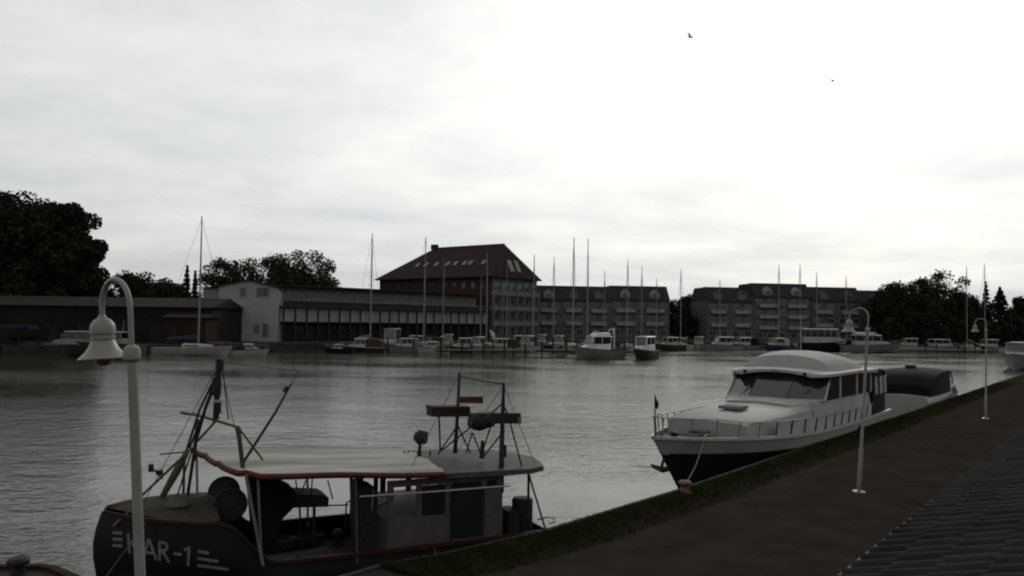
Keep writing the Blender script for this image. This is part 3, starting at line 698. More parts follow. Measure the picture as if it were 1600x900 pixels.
for x, hw_, z in ((9.45, 1.35, 3.40), (9.55, 1.75, 3.43), (10.2, 2.02, 3.46), (13, 2.06, 3.48), (15.8, 2.02, 3.42), (16.3, 1.9, 3.34)):
    pts = [Vector((hb(x), hw_ * c, z + .16 * (1 - c * c))) for c in (-1, -.75, -.4, 0, .4, .75, 1)]
    rings.append(pts + [p + Vector((0, 0, -.10)) for p in reversed(pts)])
m.loft(rings); rf = m.build('cabin_roof', whitehull, yt, smooth=True)
MB().tube([Vector((hb(9.5), 1.2, 3.36)), Vector((hb(10.2), 1.98, 3.37)), Vector((hb(13), 2.05, 3.38)), Vector((hb(16.2), 1.95, 3.27))], .03, 6).build('roof_trim', M('rose_trim', (.30, .16, .15), .6, .2, 4), rf)
for y_ in (-1.2, 0, 1.1):
    MB().box((hb(9.5), y_, 3.42), (.14, .12, .12)).build('roof_lamp', darkst, rf)
m = MB(); rings = []                      # domed cover on the cabin roof
for x, hw_, h in ((10.5, 1.55, .30), (10.62, 1.70, .62), (11.5, 1.78, .78), (13.0, 1.80, .74), (14.5, 1.74, .52), (15.8, 1.5, .20), (16.2, 1.2, .05)):
    rings.append([Vector((hb(x), hw_ * cos(a_), 3.45 + h * sin(a_) ** .8)) for a_ in [pi * j / 12 for j in range(13)]])
m.loft(rings); m.build('domed_roof_cover', M('pale_cover_canvas', (.50, .50, .48), .7, .1, 1.5), yt, smooth=True)
# aft canvas enclosure
m = MB(); rings = []
for x, hw_, zt in ((15.3, 1.95, 3.32), (16.3, 1.97, 3.36), (17.2, 1.9, 3.25), (17.85, 1.8, 2.85)):
    pts = [Vector((hb(x), hw_ * c, zt + .12 * (1 - c * c))) for c in (-1, -.5, 0, .5, 1)]
    rings.append([Vector((hb(x), -hw_, 1.52))] + pts + [Vector((hb(x), hw_, 1.52))])
m.loft(rings); ac = m.build('aft_canopy', navycv, yt, smooth=True)
MB().tube([Vector((hb(15.4), 1.96, 3.34)), Vector((hb(16.3), 1.98, 3.38)), Vector((hb(17.2), 1.92, 3.27)), Vector((hb(17.85), 1.82, 2.87))], .05, 6).build('canopy_edge', M('plum_canvas', (.07, .02, .022), .8), ac)
for x_, w_ in ((15.75, .32), (16.5, .42), (17.15, .36)):
    MB().box((hb(x_), 1.97, 2.72), (w_, .03, .74), rot=Matrix.Rotation(.14, 3, 'Y')).build('clear_window', M('vinyl_daylight_tone', (.52, .52, .50), .25, .1, 3), ac)  # pale opaque colour stands for daylight seen through the windows
# railing with white dodger cloths
uu = lambda x: 1 - x / YL
for sd in (1, -1):
    top_r = []; n_ = 16
    for i in range(n_ + 1):
        x = .35 + i * (14.6 - .35) / n_; lean_ = .10
        p = yh.at_sheer(uu(x), sd, .10, .02); q = p + Vector((0, sd * .06, .52 if x > 2.5 else .60))
        top_r.append(q); MB().tube([p, q], .02, 6).build('stanchion', steel if x < 4.5 else darkst, yt)
    MB().tube(top_r, .016, 6).build('guard_rail', steel, yt)
    for i in range(5, n_):
        p0 = yh.at_sheer(uu(.35 + (i + .06) * 14.25 / n_), sd, .12, .05); p1 = yh.at_sheer(uu(.35 + (i + .94) * 14.25 / n_), sd, .12, .05)
        MB().slab([p0, p1, p1 + Vector((0, sd * .055, .42)), p0 + Vector((0, sd * .055, .42))], Vector((0, -.012 * sd, 0))).build('dodger_cloth', canvas, yt)
q0 = yh.at_sheer(uu(.35), 1, .10, .62); q1 = yh.at_sheer(uu(.35), -1, .10, .62); MB().tube([q0, Vector((hb(-.05), 0, 2.56)), q1], .016, 6).build('pulpit_rail', steel, yt)
MB().tube([Vector((hb(.12), 0, 1.9)), Vector((hb(.12), 0, 3.15))], .02, 6).build('jack_staff', darkst, yt)
MB().slab([Vector((hb(.12), 0, 3.1)), Vector((hb(.28), .02, 2.9)), Vector((hb(.2), .02, 2.75)), Vector((hb(.12), 0, 2.8))], Vector((0, .02, 0))).build('furled_pennant', navycv, yt)
# anchor on its roller at the stem
an = MB().tube([Vector((hb(0.73), 0, 1.37)), Vector((hb(0.48), .02, 1.04))], .045, 8).build('anchor_shank', darkst, yt)
m = MB(); m.loft([[Vector((hb(0.48), -.3, 1.04)), Vector((hb(0.54), -.3, 0.98)), Vector((hb(0.46), -.34, 1.12))], [Vector((hb(0.32), 0, 0.98)), Vector((hb(0.58), 0, 0.88)), Vector((hb(0.48), 0, 1.08))], [Vector((hb(0.48), .3, 1.04)), Vector((hb(0.54), .3, 0.98)), Vector((hb(0.46), .34, 1.12))]])
m.build('anchor_fluke', darkst, yt)
MB().tube([Vector((hb(0.43), 0, 1.04)), Vector((hb(-0.07), -.45, 1.10))], .012, 6).build('anchor_line', ropem, yt)
for sd in (1, -1):
    for x_ in (1.9, 8.6, 16.6):
        p = yh.at_sheer(uu(x_), sd, .22, .02); c_ = MB(); c_.bar(p + Vector((-.14, 0, .09)), p + Vector((.14, 0, .09)), .035); c_.bar(p + Vector((-.05, 0, -.05)), p + Vector((-.05, 0, .09)), .03); c_.bar(p + Vector((.05, 0, -.05)), p + Vector((.05, 0, .09)), .03); c_.build('cleat', steel, yt)
    q = MB(); q.tube([yh.pt(uu(.3 + 17.5 * i / 30), .81, sd) + Vector((0, sd * .012, 0)) for i in range(31)], .022, 6); q.build('boot_line', darkst, yt)
for i, y_ in ((0, 1.1), (1, 0.0), (1, -1.1)):
    MB().tube([Vector((hb(8.72 if i else 9.0), y_, 2.55)), Vector((hb(9.35), y_ + .35, 3.05))], .014, 5).build('wiper', darkst, dk)
MB().lathe([(.10, 0), (.09, .10), (.14, .12), (.14, .2), (.05, .24)], (hb(1.3), 0, 1.78), 14).build('anchor_windlass', darkst, yt, smooth=True)
m = MB(); m.tube([Vector((hb(2.6), .35, 1.78)) + Vector((.16 * cos(a_ * .6), .16 * sin(a_ * .6), a_ * .002)) for a_ in range(40)], .018, 5); m.build('rope_coil', ropem, yt)
MB().tube([(hb(14.8), -.9, 3.55), (hb(14.9), -.9, 5.6)], [.025, .008], 6).build('whip_aerial', white, yt)
MB().box((hb(3.0), 0, 2.0 - .17), (.5, .5, .06)).build('forepeak_hatch', glass, yt)
# fender and mooring line
p = yh.pt(uu(12.2), .86, 1); MB().lathe([(.02, -.30), (.12, -.24), (.13, 0), (.12, .24), (.02, .30)], (p.x, p.y + .13, p.z - .1), 12).build('fender', rubber, yt, smooth=True)
bolp = gp(1070, 771, 0) ; bolp.z = 0
YI = XF[yt].inverted()
st = yh.at_sheer(uu(1.6), 1); en = YI @ Vector((bolp.x, bolp.y, .22))
MB().tube([st.lerp(en, f_) + Vector((0, 0, -.16 * sin(pi * f_))) for f_ in [i / 8 for i in range(9)]], .016, 6).build('mooring_line', ropem, yt)
def bollard(p, label, k=1.0):
    t = thing('mooring_bollard', label, 'bollard', p, 0)
    MB().lathe([(.20 * k, 0), (.20 * k, .03), (.12 * k, .05), (.10 * k, .20 * k), (.17 * k, .25 * k), (.18 * k, .29 * k), (.14 * k, .33 * k), (.03, .345 * k)], (0, 0, 0), 18).build('post', M('rose_worn_paint', (.20, .13, .12), .7, .3, 9), t, smooth=True)
    MB().lathe([(.24 * k, .001), (.24 * k, .02), (.2 * k, .024)], (0, 0, 0), 18).build('base_plate', darkst, t)
bollard(bolp, 'worn mooring bollard on the grass edge below the yacht bow', .9)

# ---------------------------------------------------------------- second boat with the navy canopy
def local_boat(name, label, cat, pos, heading, group=None):
    pos = Vector(pos); pos.z = WZ; return thing(name, label, cat, pos, heading, group)
e2 = Vector((4.1, 19.34, 0)) + QD * 34.6 + QN * 1.95
b2 = local_boat('cabin_cruiser', 'cabin cruiser under a navy canvas canopy moored behind the large yacht', 'boat', e2, atan2(QD.y, QD.x))
h2 = Hull(11.6, 3.5, 1.15, 1.75, .5, .9, 1.2, .14, .6, .45, 2.4)
h2.skin(26, 6).build('hull', M('grey_white_gelcoat', (.40, .40, .38), .35, .1, 1.5), b2, smooth=True); h2.deck(-.05).build('deck', deckg, b2); h2.rail(.08, .07, .02).build('rub_rail', rubber, b2)
m = MB(); rings = []
for x, hw_, zt in ((-4.4, 1.35, 1.95), (-3.9, 1.45, 2.42), (-2.5, 1.52, 2.70), (-.4, 1.5, 2.76), (.5, 1.45, 2.68)):
    pts = [Vector((x, hw_ * c, zt + .12 * (1 - c * c))) for c in (-1, -.5, 0, .5, 1)]
    rings.append([Vector((x, -hw_, 1.5))] + pts + [Vector((x, hw_, 1.5))])
m.loft(rings); cc = m.build('canopy', navycv, b2, smooth=True)
MB().loft([ring(-5.2, 1.45, 1.0, 1.5, .05), ring(1.5, 1.45, 1.0, 1.5, .05)]).build('coaming', bpy.data.materials['grey_white_gelcoat'], b2)
m = MB()
for sd in (1, -1):
    MB().tube([Vector((.5, sd * 1.44, 2.68)), Vector((1.1, sd * 1.40, 2.58)), Vector((2.2, sd * 1.28, 1.9))], .035, 6).build('canopy_frame', darkst, cc)
MB().tube([Vector((1.1, 1.40, 2.58)), Vector((1.1, 0, 2.68)), Vector((1.1, -1.40, 2.58))], .035, 6).build('canopy_frame', darkst, cc)
MB().tube([Vector((2.3, -1.3, 2.0)), Vector((2.5, 0, 2.05)), Vector((2.3, 1.3, 2.0))], .03, 6).build('windscreen_base', white, b2)
m = MB(); m.loft([ring(1.35, 1.35, 1.5, 2.15), ring(3.4, 1.1, 1.6, 2.05), ring(4.4, .6, 1.8, 1.95)]); m.build('fore_cabin', whitehull, b2, smooth=True)
MB().box((-1.6, .2, 2.93), (.5, .5, .22)).build('radar_box', darkst, b2)
m = MB()
for i in range(8):
    p = h2.at_sheer(.62 + .36 * i / 7, -1, .08, 0)
    MB().tube([p, p + Vector((0, 0, .5))], .014, 6).build('stanchion', steel, b2)
MB().tube([h2.at_sheer(.62 + .36 * i / 7, -1, .08, .5) for i in range(8)], .014, 6).build('guard_rail', steel, b2)

# ---------------------------------------------------------------- dark barge corner at lower left
bp0 = gp(35, 898, -.25)
bg_ = thing('work_barge', 'dark red barge corner with a bollard at the lower left edge', 'barge', (bp0.x, bp0.y, WZ), 0)
BI = XF[bg_].inverted()
c1 = BI @ gp(85, 886, -.30); c2 = BI @ gp(120, 904, -.30); c3 = BI @ gp(-70, 890, -.30)
pl = [Vector((c3.x - 2, c3.y + .1, 0)), Vector((c1.x - .25, c1.y + .04, 0)), Vector((c1.x, c1.y - .05, 0)), Vector((c2.x, c2.y, 0)), Vector((c2.x + .1, c2.y - 3.0, 0)), Vector((c3.x - 2, c3.y - 3.2, 0))]
MB().prism([(p.x, p.y) for p in pl], -.5, .86).build('hull', M('dark_red_hull', (.045, .016, .014), .7, .35, 3), bg_)
m = MB(); cen = sum(pl, Vector()) / 6
for a_, b__ in zip(pl, pl[1:] + pl[:1]):
    m.bar(a_ + Vector((0, 0, .89)), b__ + Vector((0, 0, .89)), .14, .07)
m.build('coaming', rust, bg_)
o = BI @ gp(28, 893, -.3); MB().lathe([(.11, .86), (.10, 1.0), (.17, 1.03), (.18, 1.09), (.14, 1.13), (.02, 1.14)], (o.x, o.y, 0), 16).build('bollard_post', darkst, bg_, smooth=True)

# ================================================================ far shore
def X_at(px, Y, py=500): return at(px, py, Y).x
def Z_at(px, py, Y): return at(px, py, Y).z

# ---------------------------------------------------------------- trees
def tree(name, label, px, top, wpx, Y, seed, leaf=leafm, kind='round', n=6500, low=.12, ls=.55, group=None):
    g = np.random.default_rng(seed)
    x = X_at(px, Y); H = Z_at(px, top, Y); Rw = wpx / 2 * Y / F * 1.1
    t = thing(name, label, 'tree', (x, Y, 0), 0, group)
    m = MB(); lim = []
    m.tube([(0, 0, -.1), (.1, 0, H * .25), (-.05, .1, H * .5), (0, 0, H * .85)], [H * .028, H * .022, H * .014, H * .004], 8)
    if kind == 'round':
        for k in range(9):
            a = k * 2.4 + seed; z0 = H * (.2 + .05 * k); l = Rw * (.8 - .05 * k)
            m.tube([(0, 0, z0), (cos(a) * l * .5, sin(a) * l * .5, z0 + l * .35), (cos(a) * l, sin(a) * l, z0 + l * .55)], [H * .011, H * .007, .04], 6)
    m.build('trunk', bark, t)
    P = []; C = []
    if kind == 'round':
        nl = 90; n = int(n * 3.6); ls *= .85; cz = H * (low + 1) / 2; rz__ = H * (1 - low) / 2
        lob = []
        for k in range(nl):
            d = g.normal(size=3); d /= (np.abs(d) ** 3.5).sum() ** (1 / 3.5); rr = g.random() ** .38
            rl = (0.15 + .15 * g.random())
            q = d * rr * (1 - rl * .85); lob.append((q[0] * Rw, q[1] * Rw * .9, cz + q[2] * rz__, rl * min(Rw, rz__) * 1.25))
        lob = np.array(lob); idx = g.integers(0, nl, n); d = g.normal(size=(n, 3)); d /= np.linalg.norm(d, axis=1)[:, None]
        rad = (0.25 + .8 * g.random(n) ** .6); P = lob[idx, :3] + d * (lob[idx, 3] * rad)[:, None] * np.array([1, 1, .8])
        P[:, 2] = np.minimum(P[:, 2], H + .3 * g.random(n))
    else:
        zz = (g.random(n) ** .8); whorl = np.round(zz * 15) / 15 + g.normal(0, .012, n)
        hz = np.clip(low + (1 - low) * whorl, low, 1); rad = Rw * (1 - (hz - low) / (1 - low)) ** .85 * g.random(n) ** .5; a = g.random(n) * 6.283
        rad *= (0.75 + .35 * np.sin(a * 5 + np.round(zz * 15) * 1.7))
        P = np.stack([rad * np.cos(a), rad * np.sin(a), hz * H - rad * .25], 1)
    s_ = ls * (0.5 + g.random(n)); u = g.normal(size=(n, 3)); u /= np.linalg.norm(u, axis=1)[:, None]; w = np.cross(u, g.normal(size=(n, 3))); w /= np.linalg.norm(w, axis=1)[:, None]
    u *= s_[:, None] * .5; w *= s_[:, None] * .38
    V = np.stack([P - u, P + w, P + u, P - w], 1).reshape(-1, 3)
    me = bpy.data.meshes.new('crown'); me.vertices.add(4 * n); me.vertices.foreach_set('co', V.astype(np.float32).ravel())
    me.loops.add(4 * n); me.loops.foreach_set('vertex_index', np.arange(4 * n, dtype=np.int32)); me.polygons.add(n)
    me.polygons.foreach_set('loop_start', np.arange(0, 4 * n, 4, dtype=np.int32)); me.update(); me.validate(); me.materials.append(leaf)
    o = bpy.data.objects.new('crown', me); COL.objects.link(o); o.parent = t
    return t
TG = 'trees along the far shore'
tree('broadleaf_tree', 'huge dark broadleaf tree at the left edge of the picture', 36, 304, 205, 152, 1, leafm, n=16000, low=.06, ls=.75, group=TG)
tree('broadleaf_tree', 'tall dark tree right of the huge one at the left edge', 100, 312, 108, 148, 2, leafm, n=12000, low=.05, ls=.7, group=TG)
tree('broadleaf_tree', 'dark tree filling the middle of the big left clump', 68, 303, 120, 151, 21, leafm, n=12000, low=.05, ls=.7, group=TG)
tree('broadleaf_tree', 'low round dark tree directly right of the tall left trees', 215, 418, 95, 160, 3, leafm, n=5000, low=.1, group=TG)
tree('broadleaf_tree', 'dark bushy tree low behind the long left shed', 262, 440, 80, 150, 31, leafm, n=3500, low=.05, group=TG)
tree('conifer_tree', 'small pointed conifer left of the sailing mast, taller of the pair', 290, 416, 30, 165, 4, leafc, 'cone', 2200, .05, .5, group=TG)
tree('conifer_tree', 'small pointed conifer left of the sailing mast, shorter of the pair', 303, 424, 26, 168, 5, leafc, 'cone', 2000, .05, .5, group=TG)
tree('broadleaf_tree', 'tree crown rising behind the ridge of the white house', 380, 402, 150, 190, 6, leafm2, n=5500, low=.1, group=TG)
tree('broadleaf_tree', 'tallest tree behind the long terrace building', 470, 389, 122, 195, 7, leafm2, n=6500, low=.1, group=TG)
tree('broadleaf_tree', 'small tree in the gap between the two apartment blocks', 1068, 458, 62, 225, 8, leafm, n=3500, low=.05, group=TG)
tree('broadleaf_tree', 'low round tree right of the right apartment block', 1402, 436, 78, 206, 9, leafm, n=5000, low=.03, group=TG)
tree('broadleaf_tree', 'tallest round tree of the right-hand grove', 1465, 419, 88, 208, 10, leafm2, n=6000, low=.03, group=TG)
tree('broadleaf_tree', 'dark tree below and right of the tallest right-hand tree', 1512, 455, 66, 204, 11, leafm, n=4000, low=.03, group=TG)
tree('conifer_tree', 'slim conifer standing behind the right-hand grove', 1541, 441, 30, 212, 12, leafc, 'cone', 2400, .05, .5, group=TG)
tree('conifer_tree', 'broad dark cone-shaped conifer near the right edge', 1563, 450, 66, 200, 13, leafc, 'cone', 5000, .02, .6, group=TG)
tree('broadleaf_tree', 'dark tree cut by the right edge of the picture', 1608, 458, 60, 205, 14, leafm, n=4500, low=.03, group=TG)
tree('broadleaf_tree', 'low dark tree under the left-hand slope of the grove', 1436, 462, 70, 200, 15, leafm, n=3800, low=.03, group=TG)

def undergrowth(label, pa, pb, Yd, top, seed, n=9000):
    g = np.random.default_rng(seed); x0, x1 = X_at(pa, Yd), X_at(pb, Yd); H = Z_at((pa + pb) / 2, top, Yd)
    x = x0 + (x1 - x0) * g.random(n); hh_ = H * (.75 + .25 * np.sin(x * .9 + seed) * np.sin(x * .37)); P = np.stack([x, Yd + 2.5 * g.normal(size=n) * .5, hh_ * g.random(n) ** .7], 1)
    s_ = .5 + .5 * g.random(n); u = g.normal(size=(n, 3)); u /= np.linalg.norm(u, axis=1)[:, None]; w = np.cross(u, g.normal(size=(n, 3))); w /= np.linalg.norm(w, axis=1)[:, None]
    V = np.stack([P - u * s_[:, None] * .5, P + w * s_[:, None] * .4, P + u * s_[:, None] * .5, P - w * s_[:, None] * .4], 1).reshape(-1, 3)
    me = bpy.data.meshes.new('undergrowth'); me.from_pydata(V.tolist(), [], [(4 * i, 4 * i + 1, 4 * i + 2, 4 * i + 3) for i in range(n)]); me.materials.append(leafm)
    o = bpy.data.objects.new('undergrowth', me); COL.objects.link(o); tag(o, label, 'bushes', kind='stuff')
undergrowth('dark bushes under the right-hand grove along the bank', 1385, 1680, 199, 488, 3, 12000)
undergrowth('dark bushes behind the left sheds', -80, 345, 142, 462, 5, 12000)
undergrowth('dark bushes in the gap between the apartment blocks', 1040, 1096, 216, 478, 7, 3000)

# ---------------------------------------------------------------- building helpers
def frame_of(A, B):
    A = Vector((A[0], A[1], 0)); B = Vector((B[0], B[1], 0)); d = (B - A); return A, d.length, atan2(d.y, d.x)
WIN = {}
def window(parent, x, z, w, h, y=0.0, frame=None, pane=None, mull=True):
    """window whose front faces local -y, its own part, pane below it"""
    frame = frame or palepl; pane = pane or glass
    key = (round(w, 2), round(h, 2), frame.name, pane.name)
    if key not in WIN:
        f = MB(); t_ = .12
        f.box((0, -.05, h / 2 - t_ / 2), (w, .1, t_)); f.box((0, -.05, -h / 2 + t_ / 2), (w, .12, t_))
        f.box((-w / 2 + t_ / 2, -.05, 0), (t_, .09, h - 2 * t_)); f.box((w / 2 - t_ / 2, -.05, 0), (t_, .09, h - 2 * t_))
        if mull: f.box((0, -.05, 0), (.07, .08, h - 2 * t_))
        p = MB().box((0, -.02, 0), (w - t_, .03, h - t_))
        WIN[key] = (f.mesh('window', frame), p.mesh('pane', pane))
    o = bpy.data.objects.new('window', WIN[key][0]); COL.objects.link(o); o.parent = parent; o.location = (x, y, z)
    q = bpy.data.objects.new('pane', WIN[key][1]); COL.objects.link(q); q.parent = o
    return o

# ---------------------------------------------------------------- white house
Y = 138; A = (X_at(340, Y), Y); B = (X_at(431, Y), Y + 1.5)
o_, Lh, rz = frame_of(A, B)
wh_ = thing('white_house', 'two-storey white plastered house with shallow gable on the far quay', 'house', o_, rz)
He = Z_at(345, 444, Y); Hr = Z_at(385, 436, Y)
prof = [(0, 0), (Lh, 0), (Lh, He - .3), (Lh * .5, Hr - .25), (0, He - .2)]
m = MB(); m.slab([Vector((x, 0, z)) for x, z in prof], (0, 12, 0)); m.build('wall', plaster, wh_)
m = MB()
for (xa_, za_), (xb_, zb_) in (((-.5, He - .28), (Lh * .5, Hr)), ((Lh * .5, Hr), (Lh + .5, He - .42))):
    m.slab([Vector((xa_, -.4, za_)), Vector((xb_, -.4, zb_)), Vector((xb_, -.4, zb_ - .22)), Vector((xa_, -.4, za_ - .22))], (0, 12.8, 0))
m.build('roof', darkroof, wh_)
k = 138 / F
window(wh_, (377 - 340) * k, Z_at(377, 456, Y), 1.1, 1.7); window(wh_, (407 - 340) * k, Z_at(407, 456, Y), 2.2, 1.7)
window(wh_, (372 - 340) * k, 2.0, 1.0, 2.2, mull=False); window(wh_, (399 - 340) * k, 2.2, .9, 1.6); window(wh_, (413 - 340) * k, 2.0, 1.1, 2.4)
dd = MB().box((2.9, -.06, 1.1), (1.0, .08, 2.2)).build('door', darkpl, wh_); MB().box((3.25, -.12, 1.1), (.06, .06, .2)).build('handle', steel, dd)
m = MB(); m.box((-1.3, 3, He / 2 - .4), (2.6, 5, He - .8)); an_ = m.build('annex_wall', M('annex_plaster', (.24, .24, .235), .9, .15, .6), wh_)
window(an_, -1.0, He - 3.4, 1.2, 2.2, .5); window(an_, -1.3, 2.2, 1.2, 1.6, .5)
MB().box((-1.3, 3, He - .68), (3.0, 5.4, .2)).build('annex_roof', darkroof, wh_)
sh = thing('red_shed', 'small red-brown boarded shed at the foot of the white house', 'shed', (X_at(352, 134), 134, 0), 0)
MB().box((0, 1, 2.6), (2.6, 2.4, 5.2)).build('wall', redbrown, sh)
m = MB(); m.slab([Vector((-1.5, -.4, 5.2)), Vector((1.5, -.4, 5.2)), Vector((1.5, 2.4, 5.7)), Vector((-1.5, 2.4, 5.7))], (0, 0, .14)); m.build('roof', shedr, sh)
MB().box((.2, -.24, 1.1), (1.0, .06, 2.1)).build('door', darkpl, sh)

# ---------------------------------------------------------------- long terrace building
A = (X_at(433, 141), 141); B = (X_at(757, 180), 180)
o_, Lt, rz = frame_of(A, B)
tb = thing('terrace_building', 'long low building with balcony walkway and row of dark posts', 'building', o_, rz)
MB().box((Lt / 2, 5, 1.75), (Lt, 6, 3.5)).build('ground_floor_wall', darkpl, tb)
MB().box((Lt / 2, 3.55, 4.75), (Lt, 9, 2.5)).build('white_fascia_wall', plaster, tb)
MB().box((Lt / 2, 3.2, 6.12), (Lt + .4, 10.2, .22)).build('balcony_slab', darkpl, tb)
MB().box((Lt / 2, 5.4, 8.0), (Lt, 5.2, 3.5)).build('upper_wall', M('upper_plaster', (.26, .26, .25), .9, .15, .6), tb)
MB().box((Lt / 2, 4.8, 9.95), (Lt + .8, 8.0, .36)).build('roof', redroof, tb)
MB().box((Lt / 2, -1.88, 6.75), (Lt, .06, .95)).build('balcony_panel', M('dark_balcony_panel', (.035, .036, .037), .8, .3, .5), tb)
MB().box((Lt / 2, -1.9, 7.30), (Lt, .1, .08)).build('hand_rail', steel, tb)
nb_ = 22
pm = MB().box((0, 0, 3.0), (.26, .26, 6.0)).mesh('post', darkst)
for i in range(nb_ + 1):
    o = bpy.data.objects.new('post', pm); COL.objects.link(o); o.parent = tb; o.location = (.2 + i * (Lt - .4) / nb_, -1.7, 0)
rr = random.Random(4)
for i in range(nb_ * 2):
    x = (i + .5) * Lt / (nb_ * 2)
    window(tb, x, 8.0, Lt / (nb_ * 2) * rr.choice((.52, .62, .7)), 1.9 if i % 3 else 2.3, 2.80, frame=M('window_white', (.34, .34, .33), .8, .1, 1), mull=(i % 2 == 0))
for i in range(nb_):
    x = (i + .5) * Lt / nb_
    window(tb, x, 1.7, Lt / nb_ * .7, 2.4, 2.0, frame=darkst)

# ---------------------------------------------------------------- brick hall with hipped red roof
Cn = Vector((X_at(765, 183), 183, 0)); Lf = Vector((X_at(592, 205), 205, 0)); fd = (Cn - Lf); LW_ = fd.length; fdir = fd.normalized()
hall = thing('brick_hall', 'tall red brick warehouse with hipped red tile roof and skylights', 'building', Lf, atan2(fd.y, fd.x))
D_ = 18.3; ze = 14.4; zr = Z_at(735, 386, 201)
MB().box((LW_ / 2, D_ / 2, ze / 2), (LW_, D_, ze)).build('wall', brick, hall)
ov = .9; x0_, x1_, y0_, y1_ = -ov, LW_ + ov, -ov, D_ + ov
HI = XF[hall].inverted()
def ridge_x(px):
    p = onplane(px, 387, XF[hall] @ Vector((0, D_ / 2, 0)), XF[hall].to_3x3() @ Vector((0, 1, 0))); return (HI @ p).x
ra, rb = ridge_x(680), ridge_x(788)
e = [Vector((x0_, y0_, ze)), Vector((x1_, y0_, ze)), Vector((x1_, y1_, ze)), Vector((x0_, y1_, ze))]; r0 = Vector((ra, D_ / 2, zr)); r1 = Vector((rb, D_ / 2, zr))
m = MB(); m.add(e + [r0, r1], [(0, 1, 5, 4), (1, 2, 5), (2, 3, 4, 5), (3, 0, 4), (3, 2, 1, 0)]); hr = m.build('roof', redroof, hall)
m = MB()
for a_, b__ in zip(e, e[1:] + e[:1]): m.bar(a_ + Vector((0, 0, -.1)), b__ + Vector((0, 0, -.1)), .3, .25)
m.build('eaves_board', darkpl, hr)
m = MB(); m.bar(r0, r1, .4, .3); m.build('ridge_cap', redroof, hr)
MB().box((ra - .2, D_ / 2, zr + .3), (1.6, 1.2, 1.3)).build('chimney', brick, hr)
def skylight(face, fx, fz, w, h):
    if face == 'front':
        a_, b__, n_ = e[0].lerp(e[1], fx), r0.lerp(r1, fx), None
        u_ = (e[1] - e[0]).normalized(); v_ = ((r0 + r1) / 2 - (e[0] + e[1]) / 2); v_ = (v_ - u_ * v_.dot(u_)).normalized()
    else:
        a_, b__ = e[1].lerp(e[2], fx), r1; u_ = (e[2] - e[1]).normalized(); mid = (e[1] + e[2]) / 2; v_ = (r1 - mid).normalized()
    c = a_.lerp(b__, fz); n_ = u_.cross(v_).normalized(); n_ = n_ if n_.z > 0 else -n_
    R3 = Matrix((u_, v_, n_)).transposed()
    f = MB().box(c + n_ * .10, (w, h, .22), rot=R3).build('skylight', greycv, hr)
    MB().box(c + n_ * .22, (w * .84, h * .88, .05), rot=R3).build('pane', glassl, f)
for fx in (.20, .29, .40, .52, .60, .69, .75, .88): skylight('front', fx, .42, 1.1, 1.7)
skylight('side', .42, .34, 1.7, 3.2); skylight('side', .62, .34, 1.5, 3.2)
rr = random.Random(9)
for z in (12.4, 9.4, 6.2):
    for i in range(12): window(hall, 2.2 + i * (LW_ - 4.4) / 11, z, 1.25, 1.7, 0, frame=M('brick_window_frame', (.10, .085, .08), .8, .2, 1))
# right-hand end of the hall: pale balcony bands between tall posts
sd_ = M('hall_end_frame', (.22, .215, .205), .85, .15, .8)
fr = bpy.data.objects.new('end_frontage', MB().box((.18, D_ / 2, ze / 2), (.3, D_ - .6, ze - .5)).mesh('end_frontage', greyplast)); COL.objects.link(fr); fr.parent = hall; fr.location = (LW_, 0, 0); XF[fr] = XF[hall]
for z in (3.6, 7.1, 10.6):
    MB().box((.55, D_ / 2, z), (.9, D_ - .4, 1.0)).build('balcony_band', sd_, fr)
for i in range(7): MB().box((.95, .3 + i * (D_ - .6) / 6, 6.0), (.28, .28, 12.0)).build('frame_post', sd_, fr)
for z in (5.4, 8.9, 12.2, 1.8):
    for i in range(6):
        wnd = window(fr, .36, z, 2.0, 2.0, .3 + (i + .5) * (D_ - .6) / 6); wnd.rotation_euler = (0, 0, pi / 2)

